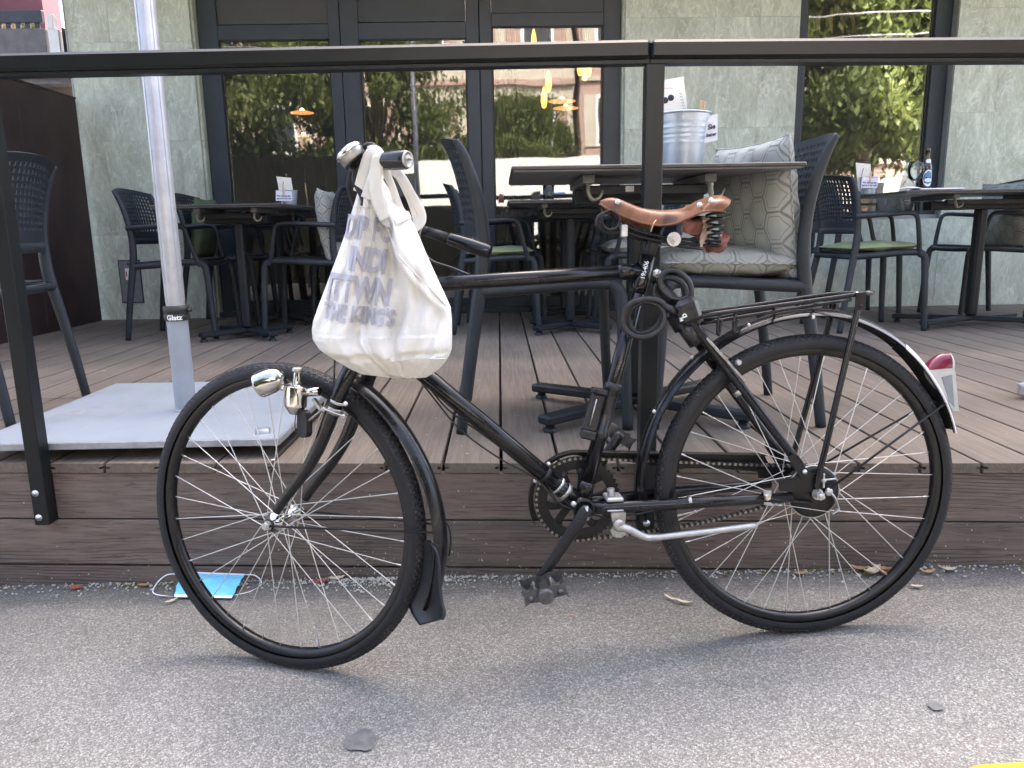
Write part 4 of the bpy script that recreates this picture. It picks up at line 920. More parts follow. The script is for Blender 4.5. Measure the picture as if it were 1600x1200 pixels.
# ---- wheels
SPOKE = MB().cyl((0, 0, 0), (0, 0, 1), 1, 1, 6).mesh('spoke'); SPOKE.materials.append(M['spoke'])
NIP = MB().cyl((0, 0, 0), (0, 0, 1), 1, 1, 8).mesh('nipple'); NIP.materials.append(M['screw'])
def wheel(C, f, u, l, flange, foff, hub, ph, rot0):
    ax = lambda pr, n, **k: MB().lathe(pr, C, l, n, hint=u, **k)
    rimp = [(.297, -.006), (.297, .006), (.302, .0125), (.3145, .0130), (.3165, .0122), (.3150, .0095), (.309, .008), (.309, -.008), (.3150, -.0095), (.3165, -.0122), (.3145, -.0130), (.302, -.0125)]
    wh = bp('wheel', ax(rimp, 96, closed=True), 'rim')
    tp = []
    for k in range(15):
        a = radians(-118 + 236 * k / 14); tp.append((.3235 + .0195 * cos(a), .0195 * sin(a)))
    side = [tp[0], *tp[1:5]]
    ty = MB(); N = 168
    x, y, a_ = frame_of(l, u)
    vs = []
    for i in range(N):
        t_ = 2 * pi * i / N
        for k, (r, h) in enumerate(tp):
            rr = r - (.0 if k not in (4, 10) else .0006)
            vs.append(C + (x * cos(t_) + y * sin(t_)) * rr + a_ * h)
    K = len(tp); ty.add(vs, [(i * K + q, ((i + 1) % N) * K + q, ((i + 1) % N) * K + q + 1, i * K + q + 1) for i in range(N) for q in range(K - 1)])
    bp('tyre', ty, 'rubber', wh)
    bead = MB()
    for s in (-1, 1): bead.tube([C + (x * cos(2 * pi * i / 96) + y * sin(2 * pi * i / 96)) * .3185 + a_ * (s * .0150) for i in range(96)], .0010, 5, True)
    bp('bead_line', bead, 'black_part', wh)
    # tread: rows of small blocks around the outside
    tr = MB(); NB = 150
    for i in range(NB):
        for q, an in enumerate((-58, -38, -14, 14, 38, 58)):
            t_ = 2 * pi * (i + (.5 if q % 2 else 0)) / NB; a1 = radians(an)
            rd = (x * cos(t_) + y * sin(t_)); tg = (-x * sin(t_) + y * cos(t_)); nn = rd * cos(a1) + a_ * sin(a1); cr_ = -rd * sin(a1) + a_ * cos(a1)
            o_ = C + rd * .3235 + nn * .0186; e1, e2 = tg * .0048, cr_ * (.0026 if abs(an) > 20 else .0038)
            tr.add([o_ - e1 - e2, o_ + e1 - e2, o_ + e1 + e2, o_ - e1 + e2, o_ - (e1 + e2) * .8 + nn * .0014, o_ + (e1 - e2) * .8 + nn * .0014, o_ + (e1 + e2) * .8 + nn * .0014, o_ - (e1 - e2) * .8 + nn * .0014],
                   [(4, 5, 6, 7), (0, 1, 5, 4), (1, 2, 6, 5), (2, 3, 7, 6), (3, 0, 4, 7)], True)
    tag(bp('tread', tr, 'tread', wh, False), kind='stuff')
    bp('hub', hub(C, f, u, l), 'chrome' if flange < .03 else 'black_part', wh)
    # spokes
    for i in range(36):
        s = 1 if i % 2 else -1; j = i // 2; lead = 1 if j % 2 else -1
        tr_ = rot0 + 2 * pi * i / 36; th = tr_ + lead * (radians(62) if flange < .03 else radians(55))
        p1 = C + (f * cos(tr_) + u * sin(tr_)) * .298 + l * (s * .002); p0 = C + (f * cos(th) + u * sin(th)) * flange + l * (s * foff)
        d = p1 - p0; xx, yy, zz = frame_of(d); R4 = Matrix(((xx.x, yy.x, zz.x, p0.x), (xx.y, yy.y, zz.y, p0.y), (xx.z, yy.z, zz.z, p0.z), (0, 0, 0, 1)))
        so_ = obj('spoke', SPOKE, None, wh); so_.matrix_basis = R4 @ Matrix.Diagonal((.0011, .0011, d.length, 1))
        no_ = obj('nipple', NIP, None, wh); q = p1 - d.normalized() * .013; no_.matrix_basis = Matrix.Translation(q) @ R4.to_3x3().to_4x4() @ Matrix.Diagonal((.0019, .0019, .013, 1))
    return wh
def hub_front(C, f, u, l):
    mb = MB().lathe([(.004, -.05), (.011, -.045), (.012, -.038), (.022, -.036), (.022, -.032), (.013, -.028), (.012, 0), (.013, .028), (.022, .032), (.022, .036), (.012, .038), (.011, .045), (.004, .05)], C, l, 24)
    return mb
def hub_rear(C, f, u, l):
    return MB().lathe([(.006, -.05), (.018, -.045), (.024, -.036), (.030, -.034), (.030, -.030), (.022, -.026), (.022, .0), (.046, .004), (.047, .006), (.047, .028), (.049, .030), (.049, .034), (.0585, .035), (.0585, .040), (.056, .044), (.040, .047), (.012, .049), (.006, .055)], C, l, 40)
fw_ = wheel(FH, ff, fu, fl, .021, .034, hub_front, 0, .06); fw_['label'] = 'front wheel turned away from the camera'
rw_ = wheel(RH, bf, bu, bl, .046, .030, hub_rear, 0, .12); rw_['label'] = 'rear wheel with black drum brake'
def valve(par, C, f, u, l, ang, r0_=.297, L=.040):
    d = f * cos(ang) + u * sin(ang); p = C + d * r0_
    mb = MB().tube([p, p - d * .010, p - d * .0101, p - d * L, p - d * (L + .001), p - d * (L + .007)], [.0028, .0028, .0021, .0021, .0034, .003], 10); bp('valve', mb, 'zinc', par)
uvx = front_uv(Wf(490, 980)); valve(fw_, FH, ff, fu, fl, atan2(uvx[1], uvx[0]))
uvx = bike_uv(B(1062, 805)); valve(rw_, RH, bf, bu, bl, atan2(uvx[1], uvx[0]))
# front axle, nuts and fender-stay washer
ax_ = MB(); ax_.cyl(FH - fl * .068, FH + fl * .068, .0045); 
for s in (-1, 1): ax_.cyl(FH + fl * s * .057, FH + fl * s * .066, .0085, .0085, 6); ax_.cyl(FH + fl * s * .054, FH + fl * s * .057, .0105)
bp('axle', ax_, 'zinc', fw_)

# ---- frame
BBp = B(907, 790, 0); BBp = B(908, 789, .0)
ST0, ST1 = BBp, B(1012, 400, 0)
near = [Wf(*q, .052) for q in ((432, 799), (446, 778), (474, 741), (496, 703), (512, 664), (524, 630), (536, 598))]
nuv = [front_uv(p) for p in near]
k_ = (.374 - nuv[-1][1]) / (nuv[-1][1] - nuv[-3][1])
HT0, HT1 = FH + ff * (nuv[-1][0] + (nuv[-1][0] - nuv[-3][0]) * k_) + fu * .374 - fl * .012, B(609, 418, 0)
TT0, TT1 = HT0.lerp(HT1, .76), B(1004, 423, 0)
DT0 = HT0.lerp(HT1, .22)
DO = RH
frm = MB()
frm.cyl(ST0, ST1, .0163); frm.cyl(TT0, TT1, .0160); frm.cyl(DT0, BBp, .0185); frm.cyl(HT0, HT1, .0185)
frm.cyl(BBp - bl * .036, BBp + bl * .036, .0215, None, 24)
def lug(a, b, L, r):
    d = (b - a).normalized(); frm.tube([a, a + d * L * .8, a + d * L], [r, r, r - .0016], 16)
lug(BBp, DT0, .072, .0199); lug(BBp, ST1, .055, .0180); lug(ST1, BBp, .082, .0180); lug(TT1, TT0, .055, .0176); lug(HT0, HT1, .02, .0205); lug(HT1, HT0, .02, .0205)
CS0, CS1 = [BBp + bl * s * .030 + bf * -.022 for s in (1, -1)], None
DP = [RH + bl * s * .060 + bf * .018 - bu * .004 for s in (1, -1)]
for k, s in enumerate((1, -1)):
    e = RH + bl * s * .058 + bf * .055 - bu * .006; frm.tube([BBp + bl * s * .018, BBp + bl * s * .030 - bf * .05, BBp.lerp(e, .5) + bl * s * .016, e], [.0130, .0138, .0130, .0105], 14)
    t0_ = B(1024, 436, 0) + bl * s * .014; e2 = B(1237, 722, 0) + bl * s * .050
    frm.tube(spline([t0_, t0_.lerp(e2, .15) + bl * s * .012, t0_.lerp(e2, .5) + bl * s * .010, e2], 4), [.0095, .0110, .0110, .0095], 12)
fr_o = bp('frame', frm, 'enamel')
for k, s in enumerate((1, -1)):
    e = RH + bl * s * .058
    # dropout plate, with its forward arm and the lug of the seat stay
    P = lambda px, py: (lambda d: (d.dot(bf), d.dot(bu)))(B(px, py, s * .058 if s > 0 else .058) - (RH + bl * .058))
    poly = [P(1217, 750), P(1248, 745), P(1262, 738), P(1282, 742), P(1284, 760), P(1270, 768), P(1250, 768), P(1218, 767)]
    d_ = MB().prism(poly, e, bf, bu, bl, -.0028, .0028); bp('dropout', d_, 'black_part', fr_o, False)
    poly = [P(1229, 714), P(1237, 707), P(1262, 736), P(1262, 744), P(1250, 747)]
    bp('stay_end', MB().prism(poly, e, bf, bu, bl, .003 * s if s > 0 else -.009, .009 if s > 0 else -.003), 'black_part', fr_o, False)
bp('pinch_bolt', MB().lathe([(0, .012), (.004, .012), (.0065, .010), (.0072, .005), (.0095, .004), (.0095, 0)], B(1026, 427, .020), bl, 6), 'screw', fr_o, False)
bp('stay_bolt', MB().lathe([(0, .006), (.005, .005), (.0055, 0)], B(1257, 737, .068), bl, 12), 'screw', fr_o)
# frame number on the seat lug
me = text_mesh('195406', .0130, .0001); ax2 = (ST1 - ST0).normalized()
nb0 = B(1007, 423, 0); nb0 = ST0 + ax2 * (nb0 - ST0).dot(ax2); lx = bl - ax2 * bl.dot(ax2); lx.normalize(); ly = ax2.cross(lx) * -1
for v_ in me.vertices: a = v_.co.y / .0182 + .12; v_.co = nb0 + ax2 * v_.co.x + lx * (.01845 * cos(a)) + ly * (.01845 * sin(a))
bp('frame_number', me, 'white_print', fr_o)
# bands round the tubes
def band(c, axis, r, L, mat, par=None, name='band'): return bp(name, MB().lathe([(r - .002, -L / 2), (r, -L / 2 + .0008), (r, L / 2 - .0008), (r - .002, L / 2)], c, axis, 20), mat, par or fr_o)
dta = (DT0 - BBp).normalized()
def on_line(a, b, p): d = (b - a).normalized(); return a + d * (p - a).dot(d)
band(on_line(BBp, DT0, B(868, 762)), dta, .0206, .006, 'zinc'); band(on_line(BBp, DT0, B(880, 771)), dta, .0206, .010, 'steel'); band(on_line(BBp, DT0, B(848, 744)), dta, .0195, .010, 'black_part')
for px, py in ((836, 751), (857, 725)): bp('band_screw', MB().lathe([(0, .005), (.0045, .004), (.005, 0)], B(px, py, .012), bl, 12), 'screw', fr_o)
cse = RH + bl * .058 + bf * .055; csb = BBp + bl * .030
band(on_line(csb, cse, B(1196, 762, .055)), (cse - csb), .0125, .012, 'zinc'); band(on_line(csb, cse, B(1077, 771, .047)), (cse - csb), .0133, .008, 'steel')
bp('clip_bolt', MB().lathe([(0, .006), (.006, .005), (.008, 0)], B(1199, 777, .066), bl, 6), 'screw', fr_o, False)
bp('clip_plate', MB().prism([(-.008, -.02), (.008, -.02), (.008, .01), (-.008, .01)], B(1199, 774, .062), bf, bu, bl, -.002, .002), 'zinc', fr_o, False)
for px, py in ((1154, 612),):
    band(B(px, py, .036), (B(1245, 735, .05) - B(1085, 530, .02)), .0125, .012, 'steel')
bp('lamp_bracket', MB().bar(B(1103, 528, .044), B(1163, 596, .044), .006, .013, bl, .001), 'steel', fr_o, False)
bp('bracket_bolt', MB().lathe([(0, .009), (.006, .008), (.007, 0)], B(1153, 566, .046), bl, 6), 'zinc', fr_o, False)
# pump clip / bracket on the seat tube
sta = (ST1 - ST0).normalized(); pcn = on_line(ST0, ST1, B(945, 640))
br_ = bp('tube_bracket', MB().lathe([(.0155, -.062), (.0185, -.060), (.0185, -.046), (.0165, -.044), (.0165, .044), (.0185, .046), (.0185, .060), (.0155, .062)], pcn, sta, 20), 'lock')
bx_ = B(928, 644, .012); xx = (bf - sta * bf.dot(sta)).normalized(); Rm = Matrix((xx, bl, sta)).transposed()
bp('bracket_box', MB().box(bx_, (.030, .022, .082), Rm, .003), 'lock', br_, False); bp('bracket_cap', MB().box(bx_ + sta * .047, (.036, .026, .012), Rm, .003), 'lock', br_, False); bp('bracket_cap', MB().box(bx_ - sta * .050, (.034, .026, .020), Rm, .003), 'lock', br_, False)
bp('bracket_clip', MB().tube([bx_ + bl * .0125 + xx * .004 + sta * .03, bx_ + bl * .0125 + xx * .004 - sta * .03], .0018, 6), 'steel', br_)

# ---- fork (turned with the wheel)
fk = MB()
near = [Wf(*q, .052) for q in ((432, 799), (446, 778), (474, 741), (496, 703), (512, 664), (524, 630), (536, 598))]
nuv = [front_uv(p) for p in near]
topuv = nuv[-1]
crown_c = FH + ff * topuv[0] + fu * topuv[1]
crown = HT0
for s in (1, -1):
    pts = [FH + ff * a + fu * b + fl * (s * .052) for a, b in nuv]
    pts = pts[:-1] + [pts[-1] - fl * s * .004, (FH + ff * nuv[-1][0] + fu * nuv[-1][1]).lerp(crown, .55) + fl * s * .044, crown + fl * s * .034, crown + fl * s * .016 + fu * .010]
    fk.tube(spline(pts, 5), [.0095, .0105, .0120, .0138, .0150, .0158, .0162, .0164, .016, .015], 14, flat=1.0, hint=fl)
    fk.cyl(FH + fl * s * .049, FH + fl * s * .056, .0125)
fk.box(crown - Zv * .006, (.075, .034, .030), Matrix((fl, ff, fu)).transposed(), .008)
fork = bp('fork', fk, 'enamel')
fkp = on_line(near[4], near[5], Wf(527, 630, .055)); fkd = near[6] - near[4]
band(Wf(528, 627, .052), fkd, .0172, .006, 'zinc', fork); band(Wf(523, 640, .052), fkd, .0170, .014, 'steel', fork)
bp('clamp_plate', MB().bar(Wf(505, 637, .068), Wf(540, 650, .068), .003, .016, fl, .001), 'steel', fork, False)
for px, py in ((536, 651), (505, 640), (540, 631)): bp('clamp_screw', MB().lathe([(0, .004), (.004, .0035), (.005, 0)], Wf(px, py, .070), fl, 12), 'screw', fork)
# reflector on an arm
bp('reflector_arm', MB().bar(Wf(503, 641, .068), Wf(480, 660, .066), .004, .012, fl, .001), 'steel', fork, False)
rc = Wf(476, 662, .064)
pol = [(cos(2 * pi * k / 24) * .0165, (.012 if sin(2 * pi * k / 24) > 0 else -.012) + sin(2 * pi * k / 24) * .0165) for k in range(24)]
rf_ax = (fl * .9 + ff * .35).normalized(); bp('brake_block', MB().prism(pol, rc, rf_ax.cross(fu).normalized(), fu, rf_ax, -.007, .007), 'flap', fork, False)

# ---- bottle dynamo with its bullet lamp
dyn_o = Wf(463, 612, .062); up_ = (Wf(466, 575, .062) - Wf(462, 640, .062)).normalized()
dy = MB().lathe([(0, -.046), (.011, -.046), (.0115, -.0455), (.0218, -.030), (.0224, -.029), (.0225, -.027), (.0225, .0105), (.0224, .012), (.0215, .0128), (.0120, .0140), (.0110, .0150), (.0095, .023), (.0085, .030), (.0068, .040), (.0068, .0405), (.0098, .041), (.0098, .048), (.0080, .050), (0, .050)], dyn_o, up_, 28)
dyn = bp('dynamo', dy, 'chrome'); dyn['label'] = 'chrome bottle dynamo beside the front tyre'
bp('roller', MB().lathe([(.0085, .0405), (.0105, .041), (.0108, .044), (.0105, .048), (.008, .0500), (0, .0502)], dyn_o, up_, 24), 'steel', dyn)
bp('pivot', MB().cyl(Wf(474, 613, .064), Wf(500, 612, .066), .0095, .0088, 18), 'chrome', dyn); bp('pivot_arm', MB().bar(Wf(490, 623, .064), Wf(503, 641, .066), .006, .012, fl, .001), 'steel', dyn, False)
for px in (460, 470): bp('terminal', MB().cyl(Wf(px, 634, .066), Wf(px, 641, .066), .0035), 'steel', dyn)
# lamp
la = Wf(444, 586, .072); lb_ = Wf(402, 603, .084); ld = (lb_ - la).normalized(); LL = (lb_ - la).length
lp = MB().lathe([(0, 0), (.010, .002), (.018, .008), (.0235, .018), (.0265, .030), (.0272, LL * .72), (.0270, LL * .84), (.0274, LL * .88), (.0262, LL * .93)], la, ld, 32)
lamp = bp('lamp', lp, 'chrome'); lamp['label'] = 'chrome bullet front lamp on the dynamo'
bp('lamp_lens', MB().lathe([(.0255, LL * .93), (.020, LL * .99), (.010, LL * 1.03), (0, LL * 1.04)], la, ld, 28), 'clear', lamp); bp('reflector_bowl', MB().lathe([(.025, LL * .925), (.012, LL * .80), (0, LL * .78)], la, ld, 28), 'chrome', lamp)
bp('lamp_bracket', MB().bar(Wf(438, 606, .068), Wf(456, 600, .066), .006, .012, fl, .001), 'steel', lamp, False); bp('lamp_screw', MB().lathe([(0, .004), (.0055, .003), (.006, 0)], Wf(441, 606, .075), fl, 14), 'screw', lamp)
bp('wire', MB().tube(spline([Wf(448, 593, .085), Wf(457, 600, .088), Wf(465, 617, .09), Wf(466, 634, .075)], 6), .0009, 5), 'cable', dyn)
bp('wire', MB().tube(spline([Wf(464, 640, .07), Wf(461, 658, .072), Wf(463, 676, .07), Wf(474, 680, .062)], 6), .0010, 5), 'cable', dyn)

# ---- front mudguard, stays, flap
def guard(C, f, u, l, tab, hw, n, depth=.013, m=9, th=.0012):
    # tab: (angle, radius) pairs ; angle from f towards u
    mb = MB()
    def g(side):
        def q(a, b):
            an = lerp(tab[0][0], tab[-1][0], a); r = interp(tab, an) if tab[0][0] < tab[-1][0] else interp([(-x, y) for x, y in tab], -an)
            e = b * 2 - 1; ang = radians(an)
            prof_ = 1 - abs(e) ** 2.4
            return C + (f * cos(ang) + u * sin(ang)) * (r - depth * (1 - prof_) + side * th) + l * (e * hw)
        return q
    mb.grid(g(1), n, m); mb.grid(g(-1), n, m)
    return mb
mg = bp('mudguard', guard(FH, ff, fu, fl, [(118, .372), (150, .378), (180, .388), (203, .392)], .026, 40), 'enamel')
mg['label'] = 'front mudguard with rubber flap'
for e in (-1, 1):
    pts = [FH + (ff * cos(radians(a)) + fu * sin(radians(a))) * (interp([(118, .372), (150, .378), (180, .388), (203, .392)], a) - .013) + fl * (e * .026) for a in range(118, 204, 3)]
    bp('rolled_edge', MB().tube(pts, .0018, 6), 'enamel', mg)
for s in (1, -1):
    e = FH + (ff * cos(radians(177)) + fu * sin(radians(177))) * .376 + fl * (s * .026)
    bp('stay', MB().tube([FH + fl * s * .0565, FH.lerp(e, .15) + fl * s * .052, e], .0026, 8), 'black_part', mg)
pl = [FH + (ff * cos(radians(a)) + fu * sin(radians(a))) * (r) for a, r in ((184, .396),)]
bp('rear_plate', MB().tube(spline([FH + (ff * cos(radians(a)) + fu * sin(radians(a))) * r for a, r in ((175, .392), (177, .398), (181, .3995), (185, .397))], 4), .0022, 6), 'black_part', mg)
fl_l = spline([Wf(x_, y_, wv) for x_, y_, wv in ((655, 846, .006), (648, 862, 0), (641, 884, -.006), (637, 910, -.010), (641, 938, -.006), (652, 960, .004), (666, 974, .016))], 5)
fl_r = spline([Wf(x_, y_, wv) for x_, y_, wv in ((672, 846, .024), (684, 862, .034), (689, 884, .040), (691, 910, .046), (696, 938, .052), (703, 955, .060), (703, 965, .060))], 5)
fl_n = (fl_r[15] - fl_l[15]).cross(fl_l[25] - fl_l[5]).normalized()
if fl_n.y > 0: fl_n = -fl_n
def flap(u_, v_):
    k = u_ * (len(fl_l) - 1); i = min(int(k), len(fl_l) - 2); a, b = fl_l[i].lerp(fl_l[i + 1], k - i), fl_r[i].lerp(fl_r[i + 1], k - i)
    return a.lerp(b, v_) + fl_n * (-.012 * sin(pi * v_) + .016 * u_ ** 3)
fb = MB().grid(flap, 26, 13); ft = MB()
ft.v = [p for p in fb.v]; ft.f = list(fb.f)
fm = bp('mud_flap', ft, 'flap', mg); md = fm.modifiers.new('thickness', 'SOLIDIFY'); md.thickness = .0035
for an, r in ((196, .3955), (200.5, .3955)):
    bp('rivet', MB().lathe([(0, .003), (.003, .002), (.004, 0)], FH + (ff * cos(radians(an)) + fu * sin(radians(an))) * (r - .004) + fl * .019, fl, 10), 'screw', mg)

# ---- rear mudguard
def rang(px, py): a, b = bike_uv(B(px, py)); return math.degrees(atan2(b, a)), sqrt(a * a + b * b)
tabr = [(-9, .384), (12, .387), (40, .392), (70, .394), (100, .396), (120, .386), (140, .372), (161, .362)]
spl = 124
g1 = bp('mudguard', guard(RH, bf, bu, bl, [(x, y) for x, y in tabr if x <= 120] + [(spl, interp(tabr, spl))], .027, 60), 'enamel'); g1['label'] = 'rear mudguard with white tail'
g2 = bp('mudguard_tail', guard(RH, bf, bu, bl, [(spl, interp(tabr, spl) + .0008), (140, .3728), (161, .3628)], .0272, 30), 'guard_white', g1); g2['label'] = 'chipped white painted tail of the rear mudguard'
bp('mudguard_lining', guard(RH, bf, bu, bl, [(spl, interp(tabr, spl) - .0022), (140, .3698), (160.5, .3598)], .0262, 30), 'black_part', g1)
bp('guard_crease', MB().tube([RH + (bf * cos(radians(a)) + bu * sin(radians(a))) * (interp(tabr, a) + .0012) for a in range(-9, 124, 3)], .0022, 6), 'enamel', g1)
for px, py in ((1022, 643), (1081, 558), (1170, 508), (1271, 496)): bp('rivet', MB().lathe([(0, .003), (.0035, .002), (.0045, 0)], B(px, py, .026), bl, 10), 'screw', g1)
for s in (1, -1):
    h0_ = RH + bl * s * .062 - bf * .02 + bu * .005
    bp('stay', MB().tube([h0_, RH + (bf * cos(radians(149)) + bu * sin(radians(149))) * .352 + bl * s * .024], .0028, 8), 'black_part', g1)
bp('stay_bridge', MB().tube([RH + (bf * cos(radians(149)) + bu * sin(radians(149))) * .354 + bl * s * .026 for s in (-1, 1)], .003, 8), 'black_part', g1)
# ---- tail lamp
tl_o = B(1462, 588, 0)
TLf, TLu, TLl = bf, bu, bl
def tuv(px, py): d = B(px, py) - tl_o; return d.dot(bf), d.dot(bu)
body = [tuv(*q) for q in ((1444, 577), (1484, 574), (1486, 582), (1491, 640), (1482, 640), (1470, 618), (1452, 592))]
tlb = bp('tail_lamp', MB().prism(body, tl_o, bf, bu, bl, -.016, .016), 'lamp_grey', None, False); tlb['label'] = 'grey tail lamp with dark red lens'
bp('lamp_side', MB().prism([tuv(*q) for q in ((1464, 588), (1480, 584), (1484, 634), (1476, 626))], tl_o, bf, bu, bl, .0155, .0172), 'steel_sheet', tlb, False)
L0, L1, LT = tuv(1443, 577), tuv(1481, 574), tuv(1473, 553)
def lens(u_, v_):
    a = pi * u_; x_ = lerp(L0[0], L1[0], (1 - cos(a * .5)) if False else u_); hgt_ = (LT[1] - L0[1]) * (sin(pi * .5 * min(1, u_ * 1.25)) ** .75)
    t_ = pi * v_; return tl_o + bf * x_ + bu * (lerp(L0[1], L1[1], u_) + sin(t_) ** .7 * hgt_) + bl * (-cos(t_) * .0165)
bp('lens', MB().grid(lens, 18, 15), 'lens', tlb)
def capf(u_, v_):
    t_ = pi * v_; return tl_o + bf * lerp(L1[0], L1[0] - .007, u_) + bu * (L1[1] + sin(t_) ** .7 * (LT[1] - L0[1]) * (1 - .25 * u_ ** 2)) + bl * (-cos(t_) * .0170 * (1 - .2 * u_))
bp('chrome_cap', MB().grid(capf, 6, 15), 'lamp_grey', tlb)

# ---- carrier
ca, cb_ = B(1096, 494, .045), B(1338, 460, .052)
ca2, cb2 = ca - bl * .09, cb_ - bl * .104
end = B(1360, 456, 0)
rk = MB()
rk.tube(spline([ca - bu * .018 - bf * -.004, ca, ca.lerp(cb_, .5), cb_, B(1352, 457, .045), B(1362, 457, .015), B(1362, 457, -.015), B(1352, 459, -.045), cb2, ca2.lerp(cb2, .5), ca2, ca2 - bu * .018], 5), .0050, 10)
rk.tube(spline([B(1092, 506, .03), B(1200, 488, .03), B(1330, 468, .03)], 3), .0040, 8); rk.tube(spline([B(1092, 506, -.03), B(1200, 488, -.03), B(1330, 468, -.03)], 3), .0040, 8)
for px, py in ((1150, 488), (1210, 479), (1275, 470)): rk.cyl(B(px, py, .046), B(px, py, -.046), .0032, None, 8)
rack = bp('carrier', rk, 'enamel')
for px in (1122, 1147):
    rk2 = MB().tube(spline([B(px + 4, 492 - (px - 1122) * .13, .045), B(px, 500, .05), B(px - 1, 520, .048), B(px + 2, 521 - (px - 1122) * .4, .040), B(px + 5, 500, .035)], 5), .0030, 8); bp('carrier_clip', rk2, 'enamel', rack)
bp('spring_bar', MB().tube(spline([B(1100, 500, .012), B(1180, 486, .016), B(1270, 478, .014), B(1300, 470, .02), B(1330, 466, .03)], 4), .0030, 8), 'enamel', rack)
for s in (1, -1):
    tp_ = B(1323, 474, 0) + bl * s * .052; bt_ = RH + bl * s * .066 + bf * .004 + bu * .012
    md_ = B(1268, 690, 0) + bl * s * .066 if s > 0 else B(1268, 690, 0) - bl * .066
    bp('carrier_stay', MB().tube(spline([tp_, tp_.lerp(md_, .12), tp_.lerp(md_, .5), md_, md_.lerp(bt_, .6) + bf * .002, bt_], 5), [.0075, .0068, .0068, .0066, .0066, .006], 10), 'enamel', rack)
    bp('stay_plate', MB().prism([(-.011, -.014), (.011, -.014), (.011, .022), (-.011, .022)], tp_ + bu * .002 + bl * s * .006, bf, bu, bl, -.0018, .0018), 'black_part', rack, False)
    bp('stay_rivet', MB().lathe([(0, .003), (.003, .002), (.004, 0)], tp_ - bu * .004 + bl * s * .008, bl * s, 10), 'black_part', rack)
bp('carrier_ring', MB().lathe([(.0045, -.003), (.0062, -.003), (.0062, .003), (.0045, .003)], cb_, (cb_ - ca), 14), 'steel', rack)
# ---- rear drum plate, brake arm, axle nuts
dr = MB().lathe([(.056, .0), (.0555, .004), (.050, .0055), (.030, .009), (.012, .0105), (0, .0105)], RH + bl * .043, bl, 40); drum = bp('drum_plate', dr, 'black_part'); bp('drum_rim', MB().lathe([(.0575, .0395), (.0595, .040), (.0600, .043), (.0585, .0455), (.0570, .045)], RH, bl, 48), 'steel', drum)
sl_ = B(1243, 790, .055); bp('drum_arm', MB().bar(RH + bl * .050 + bf * .01 - bu * .02, B(1192, 777, .054), .004, .030, bl, .001), 'black_part', drum, False)
bp('axle', MB().cyl(RH - bl * .085, RH + bl * .090, .0048), 'zinc', drum)
bp('axle_nut', MB().cyl(RH + bl * .066, RH + bl * .080, .0098, None, 6), 'zinc', drum, False); bp('axle_washer', MB().cyl(RH + bl * .0615, RH + bl * .066, .0125), 'steel', drum)
pv, pe, pt3 = B(1294, 768, .058), B(1309, 796, .058), B(1300, 803, .058)
bp('brake_arm', MB().tube(spline([pv, B(1303, 776, .060), B(1308, 788, .060), pe, pt3], 4), [.0075, .006, .0052, .0058, .004], 10, flat=.45, hint=bl), 'zinc', drum); bp('arm_pivot', MB().lathe([(0, .006), (.006, .005), (.009, .002), (.009, 0)], pv + bl * .002, bl, 16), 'zinc', drum)
bp('chain_tensioner', MB().cyl(B(1281, 751, .066), B(1306, 748, .066), .0022, None, 8), 'zinc', drum)
wn = MB(); wc2 = B(1287, 751, .066); wn.ball(wc2, .0055, 8); wn.bar(wc2 - bu * .016, wc2 + bu * .016, .004, .005, bl, .001); bp('wing_nut', wn, 'zinc', drum)
bp('brake_cable', MB().tube(spline([B(958, 808, .03), B(1010, 800, .045), B(1060, 782, .05), B(1120, 781, .055), B(1180, 785, .06), B(1205, 788, .06)], 6), .0022, 7), 'cable', drum)
bp('cable_adjuster', MB().tube([B(1198, 787, .060), B(1206, 788, .060), B(1207, 788, .060), B(1216, 789, .060), B(1217, 789, .06), B(1222, 789, .06)], [.0042, .0042, .0018, .0018, .0035, .0035], 8), 'zinc', drum)
bp('brake_rod', MB().cyl(B(1222, 789, .060), B(1297, 800, .059), .0009, None, 6), 'spoke', drum)

# ---- crank set, chain, guard
CW = -.046
RC = BBp + bl * CW
ring = MB(); NT_ = 48
def rp(r, a, d=0): return RC + (bf * cos(a) + bu * sin(a)) * r + bl * d
vs = []; 
for i in range(NT_ * 2):
    a = 2 * pi * i / (NT_ * 2); ro = .0985 if i % 2 else .0925
    for r in (ro, .070):
        for d in (-.0016, .0016): vs.append(rp(r, a, d))
n2 = NT_ * 2; fs = []
for i in range(n2):
    j = (i + 1) % n2
    fs += [(4 * i, 4 * j, 4 * j + 2, 4 * i + 2), (4 * i + 1, 4 * i + 3, 4 * j + 3, 4 * j + 1), (4 * i, 4 * i + 1, 4 * j + 1, 4 * j), (4 * i + 2, 4 * j + 2, 4 * j + 3, 4 * i + 3)]
ring.add(vs, fs, True)
for k in range(5):
    a = 2 * pi * k / 5 + .75
    for da in (-.30, .30):
        ring.tube([rp(.018, a + da * .3), rp(.044, a + da * .75), rp(.060, a + da * .95), rp(.073, a + da * 1.25)], [.0018] * 4, 10, flat=5.2, hint=bl)
ring.lathe([(.028, -.003), (.028, .003), (.012, .004), (.012, -.004)], RC, bl, 24, closed=True)
crk = bp('chainring', ring, 'chainring')
